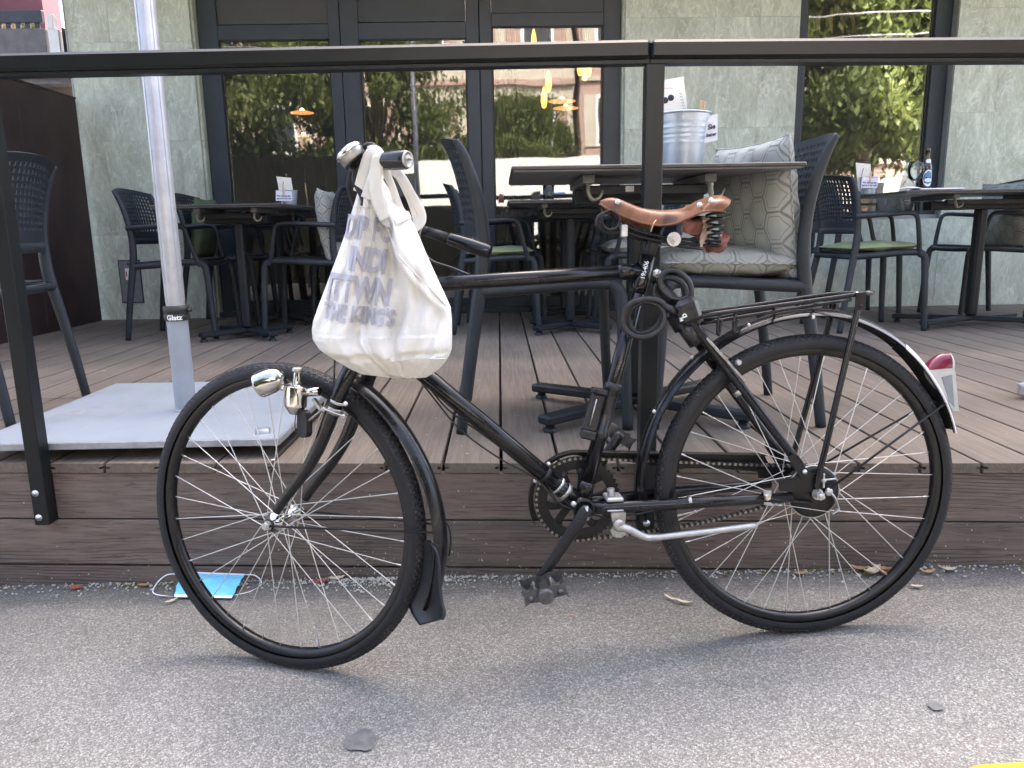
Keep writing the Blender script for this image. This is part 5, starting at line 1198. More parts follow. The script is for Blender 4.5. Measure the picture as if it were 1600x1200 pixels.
# chain: rollers and side plates along the loop
RS = RH + bl * CW; r1_, r2_ = .0955, .036
du, dv = bike_uv(BBp)
def loop():
    pts = []
    d_ = (RC - RS); D = d_.length; e1 = d_.normalized(); e2 = bu - e1 * bu.dot(e1); e2.normalize(); al = math.asin((r1_ - r2_) / D)
    for k in range(61): a = (pi / 2 + al) - (pi + 2 * al) * k / 60; pts.append(RC + e1 * cos(a) * r1_ + e2 * sin(a) * r1_)
    a0 = -(pi / 2 + al); p1_ = pts[-1]; p2_ = RS + e1 * cos(a0) * r2_ + e2 * sin(a0) * r2_
    for k in range(1, 30): q = k / 30; pts.append(p1_.lerp(p2_, q) - e2 * .016 * sin(pi * q))
    for k in range(25): a = a0 - (pi - 2 * al) * k / 24; pts.append(RS + e1 * cos(a) * r2_ + e2 * sin(a) * r2_)
    return pts
lp_ = loop(); lp_.append(lp_[0]); seg = [0]
for a, b in zip(lp_, lp_[1:]): seg.append(seg[-1] + (b - a).length)
def at_len(s):
    for i in range(len(lp_) - 1):
        if seg[i] <= s <= seg[i + 1]: return lp_[i].lerp(lp_[i + 1], (s - seg[i]) / (seg[i + 1] - seg[i] + 1e-9))
    return lp_[-1]
NL = int(seg[-1] / .0127); cpts = [at_len(seg[-1] * i / NL) for i in range(NL)]
chn = MB(); pins = MB()
for i in range(NL):
    a, b = cpts[i], cpts[(i + 1) % NL]; pins.cyl(a - bl * .0056, a + bl * .0066, .0034, None, 8)
    for s in (-1, 1): off = bl * s * (.0036 if i % 2 else .0048); chn.bar(a + off, b + off, .0010, .0062, bu if abs((b - a).normalized().dot(bu)) < .8 else bf)
chain_o = bp('chain', chn, 'chain_plate', None, False); tag(bp('chain_pins', pins, 'chain', chain_o, False), kind='stuff')
# chain guard: strip over the top run, round the front of the ring
gtop = [BBp + (bf * cos(radians(a)) + bu * sin(radians(a))) * .112 for a in range(-28, 92, 6)]
gpts = gtop + [B(1060, 708, CW), B(1130, 709, CW), B(1196, 710, CW)]
gpts = [p if i >= len(gtop) else p + bl * CW for i, p in enumerate(gpts)]
gd = MB()
inner = [RC + (p - RC).normalized() * .100 if i < len(gtop) else p - bu * .038 for i, p in enumerate(gpts)]
inner[-1] = B(1212, 741, CW); 
for d in (-.014, -.0125):
    o_ = len(gd.v); gd.v += [q + bl * d for p in zip(gpts, inner) for q in p]; gd.f += [[o_ + 2 * i, o_ + 2 * i + 1, o_ + 2 * i + 3, o_ + 2 * i + 2] for i in range(len(gpts) - 1)]
rimg = [(p + bl * .010, p - bl * .016) for p in gpts]
o_ = len(gd.v); gd.v += [q for p in rimg for q in p]; gd.f += [[o_ + 2 * i, o_ + 2 * i + 1, o_ + 2 * i + 3, o_ + 2 * i + 2] for i in range(len(rimg) - 1)]
cg = bp('chain_guard', gd, 'black_part', None, False); bp('guard_edge', MB().tube([p + bl * .010 for p in gpts], .0014, 6), 'black_part', cg)
# bottom bracket cup, cranks, pedals
cup = bp('bracket_cup', MB().lathe([(.0215, .030), (.0235, .032), (.0235, .040), (.019, .0415), (.0185, .039), (.012, .039)], BBp, bl, 28), 'black_part'); bp('spindle', MB().lathe([(.012, -.06), (.012, .058), (.010, .062), (.0095, .061), (0, .061)], BBp, bl, 20), 'black_part', cup)
for px, py in ((896, 787), (919, 805)): bp('lock_ring_bolt', MB().lathe([(0, .008), (.0055, .007), (.006, 0)], B(px, py, .042), bl, 10), 'zinc', cup)
pe_ = B(845, 904, .075); c0_ = BBp + bl * .055
cdir = (pe_ - c0_)
cr1 = bp('crank', MB().tube([c0_ - cdir.normalized() * .012, c0_, c0_ + cdir * .15, c0_ + cdir * .85, pe_, pe_ + cdir.normalized() * .010], [.012, .0155, .0135, .0115, .0125, .009], 14, flat=.6, hint=cdir.cross(bl)), 'black_part')
bp('cotter_pin', MB().cyl(c0_ - bu * .016 - bf * .004 + bl * .004, c0_ + bu * .014 - bf * .002 + bl * .004, .004), 'zinc', cr1)
c0f = BBp - bl * .060; pef = c0f - (pe_ - c0_ - bl * (pe_ - c0_).dot(bl)) - bl * .014
cr2 = bp('crank', MB().tube([c0f + cdir.normalized() * .012, c0f, c0f.lerp(pef, .85), pef, pef - cdir.normalized() * .01], [.012, .0150, .0115, .0125, .009], 14, flat=.6, hint=cdir.cross(bl)), 'black_part')
def pedal(p, s, tilt):
    l = bl * s; a = (bf * cos(tilt) + bu * sin(tilt)); b_ = l.cross(a).normalized()
    if b_.dot(bu) < 0: b_ = -b_
    mb = MB()
    for d in (.016, .082):                                   # end plates with pointed corners
        poly = [(-.047, -.020), (-.040, -.010), (-.018, -.011), (0, -.017), (.018, -.011), (.036, -.010), (.045, -.016), (.043, .004), (.047, .018), (.036, .014), (.018, .017), (0, .012), (-.018, .017), (-.034, .013), (-.047, .019), (-.043, .002)]
        mb.prism(poly, p, a, b_, l, d - .0014, d + .0014)
    for e in (-1, 1):                                        # curved tread plates
        mb.grid(lambda u_, v_: p + l * lerp(.016, .082, u_) + a * (e * lerp(.016, .044, v_)) + b_ * (.010 * cos(2 * pi * (v_ - .1)) * (.6 + .4 * cos(4 * pi * u_))), 12, 8)
        mb.grid(lambda u_, v_: p + l * lerp(.016, .082, u_) + a * (e * lerp(.018, .042, v_)) - b_ * (.010 + .003 * cos(2 * pi * v_)), 8, 6)
    pd = bp('pedal', mb, 'pedal')
    sp_ = MB().tube([p + l * .0, p + l * .014, p + l * .015, p + l * .083, p + l * .084, p + l * .094, p + l * .097], [.007, .007, .010, .011, .0165, .0160, .0125], 18); bp('spindle', sp_, 'pedal', pd)
    for e in (-1, 1): bp('end_rivet', MB().lathe([(0, .005), (.006, .004), (.007, 0)], p + a * (e * .030) + l * .0835 + b_ * -.002, l, 12), 'pedal', pd)
pedal(pe_ + bl * .004, 1, radians(-12)); pedal(pef - bl * .004, -1, radians(35))
# ---- kick stand, folded up
ks = MB().prism([(-.016, .016), (.016, .016), (.016, .010), (.012, -.012), (.018, -.022), (.014, -.036), (-.004, -.040), (-.016, -.034), (-.014, -.010)], B(965, 810, .040), bf, bu, bl, -.010, .012)
kst = bp('kickstand', ks, 'steel', None, False); kst['label'] = 'silver kickstand folded up'
bp('stand_leg', MB().tube(spline([B(966, 822, .05), B(985, 828, .056), B(1005, 838, .058), B(1022, 840, .060), B(1060, 836, .062), B(1120, 829, .064), B(1181, 821, .066)], 5), [.010, .0085, .0075, .007, .0068, .0066, .0066], 12), 'zinc', kst)
bp('stand_pivot', MB().lathe([(0, .006), (.008, .005), (.0135, .003), (.0135, 0)], B(967, 821, .054), bl, 20), 'steel', kst)
bp('stand_clamp', MB().box(B(958, 777, .015), (.038, .05, .010), Matrix((bf, bl, bu)).transposed(), .003), 'zinc', kst, False); bp('clamp_bolt', MB().cyl(B(955, 774, .02), B(954, 763, .02), .0085, None, 6), 'zinc', kst, False)
bp('clamp_strip', MB().box(B(961, 797, .04), (.036, .014, .004), Matrix((bf, bl, bu)).transposed(), .001), 'zinc', kst, False)
# ---- cables under the down tube
for pts in ([(652, 588), (680, 625), (720, 672), (780, 716), (840, 750), (872, 790)], [(655, 590), (700, 632), (760, 680), (820, 726), (850, 745), (875, 765)], [(660, 592), (700, 640), (745, 672), (800, 712), (850, 750), (880, 790), (960, 812)]):
    bp('cable', MB().tube(spline([B(*q, .017) for q in pts], 6), .0020, 7), 'cable', fr_o)
bp('cable', MB().tube(spline([Wf(523, 560, .045), Wf(522, 590, .05), Wf(520, 620, .052), Wf(512, 640, .055)], 5), .0020, 7), 'cable', fork)

# ---- saddle
tops = [(937, 314), (948, 308), (962, 307), (978, 312), (1000, 320), (1030, 324), (1062, 322), (1085, 313), (1102, 306), (1117, 307), (1128, 314)]
bots = [(938, 317), (948, 324), (962, 331), (980, 339), (1004, 347), (1032, 351), (1056, 348), (1080, 338), (1098, 330), (1114, 328), (1129, 328)]
wids = [.004, .018, .024, .028, .034, .046, .064, .086, .102, .106, .102]
tp3 = spline([B(x_, y_, 0) for x_, y_ in tops], 4); wd3 = [interp([(i / 10, q) for i, q in enumerate(wids)], k / (len(tp3) - 1)) for k in range(len(tp3))]
bt3 = spline([B(x_, y_, wv) for (x_, y_), wv in zip(bots, wids)], 4)
bt2 = [(p - RH).dot(bu) - (q - RH).dot(bu) for p, q in zip(bt3, tp3)]; bx2 = [(p - RH).dot(bf) - (q - RH).dot(bf) for p, q in zip(bt3, tp3)]
def sad(th_):
    def g(u_, v_):
        k = u_ * (len(tp3) - 1); i = min(int(k), len(tp3) - 2); f_ = k - i
        c_ = tp3[i].lerp(tp3[i + 1], f_); wv = lerp(wd3[i], wd3[i + 1], f_) - th_; dz = lerp(bt2[i], bt2[i + 1], f_); dx = lerp(bx2[i], bx2[i + 1], f_)
        a = (v_ * 2 - 1); an = a * pi / 2 
        s_ = sin(an); lat = (abs(s_) ** .8) * (1 if s_ >= 0 else -1); drop = 1 - cos(an) ** (.75 if u_ > .5 else 1.0)
        sagm = -.006 * sin(pi * u_) * cos(an) ** 2
        return c_ + bl * (lat * wv) + bu * (drop * dz + sagm - th_) + bf * (dx * drop)
    return g
sd = MB(); sd.grid(sad(0), len(tp3), 25); sd.grid(sad(.0035), len(tp3), 25)
sdl = bp('saddle', sd, 'leather'); sdl['label'] = 'worn brown leather saddle on coil springs'
bp('rolled_edge', MB().tube([sad(.0015)(k / 60, 1.0) for k in range(61)], .0026, 8), 'leather', sdl); bp('rolled_edge', MB().tube([sad(.0015)(k / 60, 0.0) for k in range(61)], .0026, 8), 'leather', sdl)
for px, py, wv in ((965, 316, .022), (1093, 321, .092), (1111, 314, .102)):
    q = B(px, py, wv); bp('rivet', MB().lathe([(0, .0035), (.0045, .0028), (.006, .0)], q + bl * .0015, bl, 14), 'screw', sdl)
def coil(c, ax, r, tr_, turns, h, taper=1.0, n=22):
    x, y, a_ = frame_of(ax); pts = []
    for k in range(int(turns * n) + 1): t_ = k / n; f_ = t_ / turns; rr = r * lerp(.85, 1.6, f_); pts.append(c + x * (cos(2 * pi * t_) * rr) + y * (sin(2 * pi * t_) * rr) + a_ * (h * f_))
    return MB().tube(pts, tr_, 7)
for s in (1, -1):
    p_ = B(1116, 384, .062) if s > 0 else B(1116, 384, .062) - bl * .124
    bp('spring', coil(p_, bu + bf * -.02, .0125, .0028, 6.0, .082, 1.0), 'black_part', sdl)
    bp('saddle_rail', MB().tube(spline([B(975, 352, 0) + bl * s * .014, B(1000, 364, 0) + bl * s * .022, B(1053, 374, 0) + bl * s * .030, B(1112, 380, 0) + bl * s * .060], 5), .0030, 8), 'black_part', sdl)
    bp('saddle_rail', MB().tube(spline([B(973, 362, 0) + bl * s * .014, B(1000, 372, 0) + bl * s * .022, B(1050, 381, 0) + bl * s * .030, B(1112, 387, 0) + bl * s * .060], 5), .0030, 8), 'black_part', sdl)
    q = B(950, 346, 0) + bl * s * .016
    bp('nose_spring', MB().tube(spline([q + bf * (.0195 * cos(a_)) + bu * (.0195 * sin(a_)) + bl * (s * .003 * a_) for a_ in [-.9 + k * .42 for k in range(22)]], 3) , .0030, 8), 'black_part', sdl)
    bp('nose_spring', MB().tube(spline([q + bf * .014 - bu * .014, q - bu * .022, q - bf * .02 - bu * .024, B(973, 357, 0) + bl * s * .016], 4), .0030, 8), 'black_part', sdl)
cl3 = B(1052, 374, .040); bp('saddle_clamp', MB().lathe([(0, .018), (.005, .018), (.005, .012), (.0085, .012), (.0085, .006), (.0150, .006), (.0150, .002), (.010, .002), (.010, -.09), (0, -.09)], cl3, bl, 12), 'zinc', sdl, False)
bp('rail_clip', MB().box(B(975, 361, .022), (.014, .014, .026), Matrix((bf, bl, bu)).transposed(), .002), 'zinc', sdl, False)
bp('under_plate', MB().grid(lambda u_, v_: B(1068, 346, 0).lerp(B(1122, 336, 0), u_) + bl * lerp(-.085, .085, v_) * lerp(.6, 1, u_) - bu * (.006), 8, 8), 'black_part', sdl)
def torn(u_, v_):
    c_ = B(1117, 374, .045); a = u_ * 2 * pi * .8 + 2.4; r = lerp(.010, .030, v_) * (1 + .14 * sin(5 * a)); return c_ + bf * cos(a) * r * 1.05 + bu * sin(a) * r * .95 + bl * (.012 * sin(3 * a + 4 * v_) - .01)
bp('torn_padding', MB().grid(torn, 26, 6), 'torn', sdl)
bp('torn_felt', MB().grid(lambda u_, v_: B(lerp(1096, 1110, v_) + 3 * sin(6 * u_), lerp(340, 386, u_), .05 + .006 * sin(9 * u_ + 4 * v_)), 12, 6), 'felt', sdl)
bp('torn_padding', MB().grid(lambda u_, v_: B(lerp(1066, 1100, u_), lerp(338, 362, v_) + 5 * sin(3 * u_), .042 + .006 * sin(6 * v_)), 10, 6), 'torn', sdl)
bp('lace', MB().tube(spline([B(1024, 345, .05), B(1020, 352, .052), B(1017, 362, .04), B(1021, 350, .051), B(1025, 344, .048)], 4), .0012, 6), 'stick', sdl)
bp('seat_post', MB().cyl(ST1 - sta * .02, B(1030, 352, 0), .0128), 'black_part'); 

# ---- stem, handlebar, grips, bell, brake lever
S = B(640, 338, .0)
HS = HT1 + (HT1 - HT0).normalized() * .02
hb = MB(); hb.tube(spline([HT1, HS, S - Zv * .02, S], 4), [.0125, .0115, .0115, .013], 14)
GN0, GN1 = PY(572, 252, 1.405), PY(637, 249, 1.355)
GF0, GF1 = PY(668, 362, 1.835), PY(766, 394, 1.80)
bar_pts = [GN0.lerp(GN1, .3), GN0, PY(556, 264, 1.42), PY(552, 300, 1.46), PY(575, 335, 1.54), S, PY(632, 352, 1.72), PY(634, 350, 1.80), GF0, GF0.lerp(GF1, .4)]
hb.tube(spline(bar_pts, 6), .0115, 12)
hbo = bp('handlebar', hb, 'black_part')
def grip(a, b):
    d = (b - a); return MB().tube([a, a + d * .06, a + d * .25, a + d * .55, a + d * .85, a + d * .96, b], [.0135, .0150, .0160, .0172, .0170, .0158, .0145], 20)
bp('grip', grip(PY(590, 251, 1.395), GN1), 'grip', hbo); bp('grip', grip(PY(700, 372, 1.825), GF1), 'grip', hbo)
gd_ = (GN1 - GN0).normalized(); bp('grip_end', MB().lathe([(.0145, -.001), (.0140, .0015), (.0115, .002), (.0108, .0008), (.006, .0014), (0, .0016)], GN1, gd_, 22), 'steel', hbo)
bp('far_bar_sleeve', MB().tube([GF0, GF0.lerp(GF1, .34)], .0125, 14), 'black_part', hbo)
bc = PY(547, 239, 1.400); up2 = (PY(537, 226, 1.40) - PY(557, 251, 1.40)).normalized()
bl_ax = up2
bell = bp('bell', MB().lathe([(0, .013), (.012, .0125), (.021, .010), (.0262, .005), (.0270, .0), (.0265, -.001), (.0, -.001)], bc, bl_ax, 30), 'chrome', hbo)
bp('bell_base', MB().lathe([(.0245, -.001), (.0247, -.014), (.020, -.015), (0, -.015)], bc, bl_ax, 30), 'steel', hbo)
bp('bell_clamp', MB().tube(spline([bc - bl_ax * .012, PY(563, 252, 1.41), PY(572, 248, 1.405)], 4), [.012, .010, .014], 12), 'black_part', hbo)
bp('bell_lever', MB().tube(spline([PY(562, 240, 1.40), PY(571, 229, 1.395), PY(580, 227, 1.395), PY(588, 233, 1.39), PY(594, 243, 1.39)], 5), [.004, .006, .006, .0055, .004], 8, flat=.5), 'black_part', hbo)
lv = bp('brake_lever', MB().tube(spline([PY(562, 264, 1.41), PY(556, 282, 1.405), PY(563, 298, 1.40), PY(569, 312, 1.395), PY(567, 322, 1.39)], 5), [.011, .008, .0075, .0075, .005], 10, flat=.6), 'black_part', hbo)
bp('lever_clamp', MB().tube([PY(563, 258, 1.415), PY(559, 274, 1.42)], .0165, 14), 'black_part', hbo)
bp('grip_cap_screw', MB().cyl(GN1 + gd_ * .001, GN1 + gd_ * .010, .0022, None, 8), 'steel', hbo)
bp('cable', MB().tube(spline([PY(660, 355, 1.80), PY(655, 375, 1.76), B(672, 405, -.05), B(705, 418, -.03), B(735, 430, -.015)], 6), .0026, 7), 'cable', hbo)
# ================================================================== TOTE BAG hanging from the near grip
bag = thing('tote_bag', 'white cotton tote bag with faded grey lettering hanging from the handlebar', 'bag', PY(600, 585, 1.44))
rows_b = [(262, 573, 590), (280, 566, 598), (300, 559, 612), (320, 553, 628), (340, 547, 641), (360, 541, 651), (400, 527, 668), (440, 512, 686), (480, 497, 704), (500, 490, 706), (515, 487.5, 706.5), (530, 489, 706.5), (545, 499, 706), (556, 514, 702), (566, 530, 696), (576, 547, 687), (584, 565, 676), (589, 610, 667)]
YB = 1.425
def bag_L(py): return interp([(a, b) for a, b, c in rows_b], py)
def bag_R(py): return interp([(a, c) for a, b, c in rows_b], py)
def bag_T(py): return interp([(262, .010), (300, .020), (340, .036), (420, .056), (500, .066), (546, .074), (552, .073), (560, .062), (589, .016)], py)
def gs(x, c, w): return math.exp(-((x - c) / w) ** 2)
def bag_fold(s, py):
    # folds fan out from the handle; s runs 0..1 across the front
    t_ = (py - 262) / (589 - 262); h = 0.0
    fade = gs(t_, .38, .42)
    for c0_, c1, wd, am in ((.30, .20, .055, .012), (.52, .36, .045, -.011), (.44, .50, .04, .009), (.62, .60, .05, -.008), (.10, .10, .05, .006), (.74, .72, .05, .006)):
        h += am * fade * gs(s, lerp(c0_, c1, t_), wd * (1 + .6 * t_))
    # big diagonal fold from the hem to the right-hand side
    cx = interp([(330, .60), (400, .72), (440, .84), (480, .97), (520, 1.1)], py); k = s - cx
    if 325 < py < 520: h += .020 * (1 / (1 + math.exp(-k * 26)) - .5) * gs(py, 415, 80) + .008 * gs(k, -.03, .045) * gs(py, 420, 70)
    # crumples low down
    h += .0035 * sin(21 * s + 9 * t_) * sin(13 * t_ + 3 * s) * gs(t_, .78, .2) + .0022 * sin(47 * s + 5 + 20 * t_) * gs(t_, .70, .25)
    h += .005 * gs(s, .33 + .25 * (t_ - .6), .02) * gs(t_, .85, .14) - .004 * gs(s, .60, .02) * gs(t_, .86, .12)
    h += -.006 * gs(py, 557 - 10 * s, 5) * (1 - gs(s, .5, .1)) * .7
    return h
def bag_front(px, py, off=0.0):
    L_, R_ = bag_L(py), bag_R(py); s = max(0, min(1, (px - L_) / (R_ - L_))); T_ = bag_T(py)
    prof_ = (1 - abs(2 * s - 1) ** 3.2) ** .55
    y = YB - T_ * prof_ * .85 - bag_fold(s, py) * (2.3 - 1.0 * gs(s, .33, .3) * gs(py, 430, 70)) * prof_ - off
    p = PY(px, py, YB); return V((p.x * (y / YB) ** .15, y, CAM_H + (p.z - CAM_H) * (y / YB) ** .15))
def bag_surf(u_, v_):
    py = lerp(262, 589, v_); L_, R_ = bag_L(py), bag_R(py)
    a = u_ * 2
    if a <= 1: return bag_front(lerp(L_, R_, (1 - cos(pi * a)) / 2), py)
    s = (1 - cos(pi * (2 - a))) / 2; T_ = bag_T(py) * .9; prof_ = (1 - abs(2 * s - 1) ** 2.6) ** .55
    p = PY(lerp(L_, R_, s), py, YB); return V((p.x, YB + T_ * prof_ + .004 * sin(9 * s + py * .05), p.z))
body = MB().grid(bag_surf, 260, 190, True, False)
bo = obj('bag_body', body, M['canvas'], bag)
def ribbon(pts, wd, th=.0018, hint=(0, 1, 0)): return MB().tube(spline(pts, 6), wd / 2, 10, flat=th / wd * 2, hint=None) if hint is None else MB().tube(spline(pts, 6), [th] * len(pts), 10, flat=wd / 2 / th, hint=hint)
# handles: one bunch over the grip in front, two loops falling behind
for pts, wd in ((((582, 262, 1.425), (576, 243, 1.40), (583, 237, 1.385), (591, 243, 1.372), (588, 262, 1.375), (586, 290, 1.375), (592, 318, 1.378), (603, 342, 1.38)), .024),
                (((560, 300, 1.40), (570, 262, 1.39), (577, 243, 1.382), (585, 240, 1.376), (590, 252, 1.374), (582, 280, 1.378), (572, 310, 1.385)), .020),
                (((600, 262, 1.40), (612, 290, 1.405), (622, 318, 1.41), (634, 345, 1.42)), .014),
                (((604, 260, 1.41), (625, 275, 1.42), (643, 305, 1.43), (657, 330, 1.44), (658, 346, 1.44), (648, 356, 1.44)), .018),
                (((602, 258, 1.42), (618, 268, 1.43), (634, 296, 1.44), (646, 325, 1.445), (652, 350, 1.44)), .014)):
    obj('handle', ribbon([PY(*p) for p in pts], wd, .0016), M['canvas'], bag)
# hem along the open mouth and seam down the side
hem = [(589, 300), (594, 322), (602, 342), (612, 349), (622, 346), (632, 340), (640, 336)]
obj('hem', ribbon([bag_front(x_, y_, .004) for x_, y_ in hem], .016, .0022), M['canvas'], bag)
obj('seam', MB().tube(spline([bag_front(*q, .0012) for q in ((607, 352), (618, 378), (632, 402), (652, 425), (676, 450), (698, 476))], 6), .0016, 6), M['canvas'], bag)
obj('seam', MB().tube([bag_front(x_, 557 - 3 * sin(x_ * .05), .001) for x_ in range(618, 700, 4)], .0012, 6), M['canvas'], bag)
# faded lettering, laid on the cloth
def bag_text(body_, px, py, w_px, h_px, rot=0.0):
    me = text_mesh(body_, 1.0, .038); bm = bmesh.new(); bm.from_mesh(me)
    for _ in range(3):
        long_ = [e for e in bm.edges if e.calc_length() > .09]
        if long_: bmesh.ops.subdivide_edges(bm, edges=long_, cuts=1, use_grid_fill=False)
        bmesh.ops.triangulate(bm, faces=[f for f in bm.faces if len(f.verts) > 3])
    xs_ = [v.co.x for v in bm.verts]; ys_ = [v.co.y for v in bm.verts]; x0, x1, y0, y1 = min(xs_), max(xs_), min(ys_), max(ys_)
    for v in bm.verts:
        a = ((v.co.x - x0) / (x1 - x0) - .5) * w_px; b = -((v.co.y - y0) / (y1 - y0) - .5) * h_px
        v.co = bag_front(px + a * cos(rot) - b * sin(rot), py + a * sin(rot) + b * cos(rot), .0048)
    bm.to_mesh(me); bm.free(); obj('lettering', me, M['bag_print'], bag)
bag_text('DIP FO', 580, 357, 76, 38, .13); bag_text('INDI', 579, 405, 56, 38, .11); bag_text('ITTWN', 565, 450, 98, 42, .10); bag_text("THE KING'S", 566, 487, 112, 27, .11)

# ================================================================== CABLE LOCK on the seat stay
lk = thing('cable_lock', 'black spiral cable lock wound round the seat tube below the saddle', 'lock', B(1075, 500, .03))
def lp3(pts, k=8): return spline([B(x_, y_, wv) for x_, y_, wv in pts], k)
c1p = [(1040, 480, .050), (1030, 470, .052), (1008, 467, .050), (985, 475, .044), (974, 492, .036), (976, 512, .034), (990, 524, .040), (1010, 526, .046), (1030, 515, .050), (1038, 497, .050), (1032, 480, .046), (1012, 471, .040), (992, 478, .030), (982, 495, .020), (988, 515, .018), (1006, 520, .022), (1026, 508, .024), (1034, 488, .022)]
c2p = [(1080, 466, .046), (1080, 450, .048), (1072, 434, .050), (1056, 423, .050), (1040, 424, .048), (1032, 436, .044), (1034, 452, .040), (1046, 464, .038), (1062, 468, .036), (1072, 462, .030), (1070, 448, .026), (1058, 437, .022), (1042, 434, .020), (1030, 440, .016), (1022, 455, .014), (1026, 472, .016), (1038, 486, .018), (1052, 480, .02), (1064, 470, .02)]
obj('cable', MB().tube(lp3(c1p), .0062, 10), M['cable'], lk); obj('cable', MB().tube(lp3(c2p), .0060, 10), M['cable'], lk)
hd0, hd1 = B(1058, 492, .050), B(1090, 480, .050); hx = (hd1 - hd0).normalized(); hy = bl; hz = hx.cross(hy).normalized(); Rl = Matrix((hx, hy, hz)).transposed()
obj('lock_body', MB().box(B(1074, 486, .046), (.050, .036, .054), Rl, .010), M['lock'], lk, False); obj('lock_button', MB().lathe([(0, .0012), (.006, .0012), (.0075, .0)], B(1079, 480, .063), bl, 20), M['black_part'], lk)
obj('cable_end', MB().tube([B(1036, 476, .052), B(1044, 481, .051), B(1056, 488, .050)], [.0066, .0075, .0095], 14), M['lock'], lk); obj('cable_end', MB().tube([B(1081, 470, .047), B(1080, 478, .047)], [.007, .009], 14), M['lock'], lk)
on_sheet(lk, 'lettering', 'D', .012, B(1070, 493, .0655), -hz if hz.dot(bu) < 0 else hz, -hx, M['white_print'], .0006); on_sheet(lk, 'lettering', 'M', .009, B(1065, 499, .0655), -hz if hz.dot(bu) < 0 else hz, -hx, M['white_print'], .0006)
obj('lock_holder', MB().tube([B(1062, 500, .03), B(1088, 536, .03)], .017, 16), M['lock'], lk); obj('holder_strap', MB().tube([B(1055, 490, .024), B(1068, 512, .024)], .021, 16), M['black_part'], lk)

# ================================================================== FACE MASK
mk = PZ(345, 930, 0); fyv = fy(-.75)
mask = thing('face_mask', 'light blue disposable face mask with white ear loops behind the front wheel', 'face mask', (mk.x, mk.y, gz(mk.x)))
m00, m10, m11, m01 = PZ(272, 933, gz(-.86) + .006), PZ(362, 935, gz(-.74) + .006), PY(383, 897, fy(-.71) - .010), PY(284, 893, fy(-.84) - .010)
def msk(off):
    def g(u_, v_):
        p = m00.lerp(m10, u_).lerp(m01.lerp(m11, u_), v_); pl_ = .0022 * sin(v_ * 6 * pi) * (1 if .12 < v_ < .88 else 0)
        b_ = .018 * sin(pi * v_) * (.4 + .6 * sin(pi * u_)); return p + V((0, -.35, .9)).normalized() * (pl_ + off) + V((0, -.6, .35)) * b_
    return g
mo = obj('mask_cloth', MB().grid(msk(0), 26, 34), M['mask_blue'], mask)
for v0, v1 in ((0, .10), (.93, 1.0)):
    obj('mask_edge', MB().grid(lambda u_, v_: msk(.0012)(u_, lerp(v0, v1, v_)), 26, 5), M['mask_white'], mask)
def mP(px, py, dy):
    p = PZ(px, py, gz(-.85) + .004); q = PY(px, py, fy(-.8) - dy); return p if p.y < q.y else q
obj('ear_loop', MB().tube(spline([mP(283, 897, .01), mP(262, 898, .02), mP(248, 908, .03), mP(239, 922, .05), mP(242, 928, .055), mP(256, 931, .058), mP(270, 932, .056)], 6), .0018, 6), M['mask_white'], mask)
obj('ear_loop', MB().tube(spline([mP(381, 898, .012), mP(398, 899, .02), mP(408, 908, .03), mP(406, 916, .04), mP(392, 924, .05), mP(372, 929, .056), mP(360, 931, .058)], 6), .0018, 6), M['mask_white'], mask)

# ================================================================== LITTER
random.seed(21)
def leaf(px, py, L, W, mat, rz, label, curl=.3, on_deck=False, group='fallen leaves by the deck'):
    L, W = (L, W) if on_deck else (L * 1.35, W * 1.5)
    p = PZ(px, py, DZ + .001) if on_deck else PZ(px, py, gz(0))
    if not on_deck: p = PZ(px, py, gz(p.x)); 
    z = (DZ + .002) if on_deck else gz(p.x) + .0065
    def f(u_, v_):
        a, e = u_ * 2 - 1, v_ * 2 - 1; w2 = W / 2 * (1 - abs(a) ** 1.8) ** .8 * (1 + .18 * sin(9 * a))
        x_, y_ = a * L / 2, e * w2; return V((p.x + x_ * cos(rz) - y_ * sin(rz), p.y + x_ * sin(rz) + y_ * cos(rz), z + curl * (a * a * L * .35 + e * e * w2 * .8)))
    return tag(obj('leaf', MB().grid(f, 9, 5), M[mat]), label, 'leaf', group)
leaf(120, 921, .030, .016, 'leaf_red', .1, 'small red leaf on asphalt left of the face mask')
leaf(226, 917, .030, .010, 'leaf_dry', .05, 'thin brown leaf beside the face mask ear loop')
leaf(268, 942, .028, .008, 'leaf_pale', .8, 'pale wood chip just left of the front tyre')
leaf(1250, 899, .030, .012, 'leaf_dry', .1, 'small orange brown leaf seen through the rear wheel')
leaf(1342, 893, .040, .014, 'leaf_dry', -.3, 'curled brown leaf inside the rear wheel, leftmost of the heap', .7)
leaf(1362, 899, .050, .018, 'leaf_pale', .5, 'large pale curled leaf inside the rear wheel heap', .8)
leaf(1376, 893, .042, .014, 'leaf_dry', -.6, 'brown leaf leaning in the heap inside the rear wheel', .7)
leaf(1385, 900, .040, .012, 'leaf_red', -.9, 'reddish leaf at the right of the heap inside the rear wheel', .5)
leaf(1450, 897, .034, .010, 'leaf_dry', .2, 'brown leaf just right of the rear tyre', .5)
leaf(1482, 893, .030, .012, 'leaf_pale', -.1, 'pale leaf right of the rear tyre by the deck', .5)
leaf(1432, 919, .024, .008, 'leaf_pale', -.2, 'pale sliver on asphalt beside the rear tyre')
leaf(1068, 944, .034, .008, 'leaf_pale', -.5, 'dry twisted leaf on asphalt left of the rear tyre', .4)
leaf(1048, 938, .034, .006, 'leaf_pale', -.9, 'thin dry stalk on asphalt left of the rear tyre', .3)
leaf(500, 913, .040, .012, 'leaf_red', .3, 'crumpled reddish leaf behind the front wheel spokes', .5)
leaf(526, 908, .036, .014, 'leaf_pale', .2, 'crumpled pale leaf behind the front wheel spokes', .5)
leaf(892, 967, .010, .004, 'leaf_red', .1, 'tiny orange leaf scrap on asphalt below the pedal')
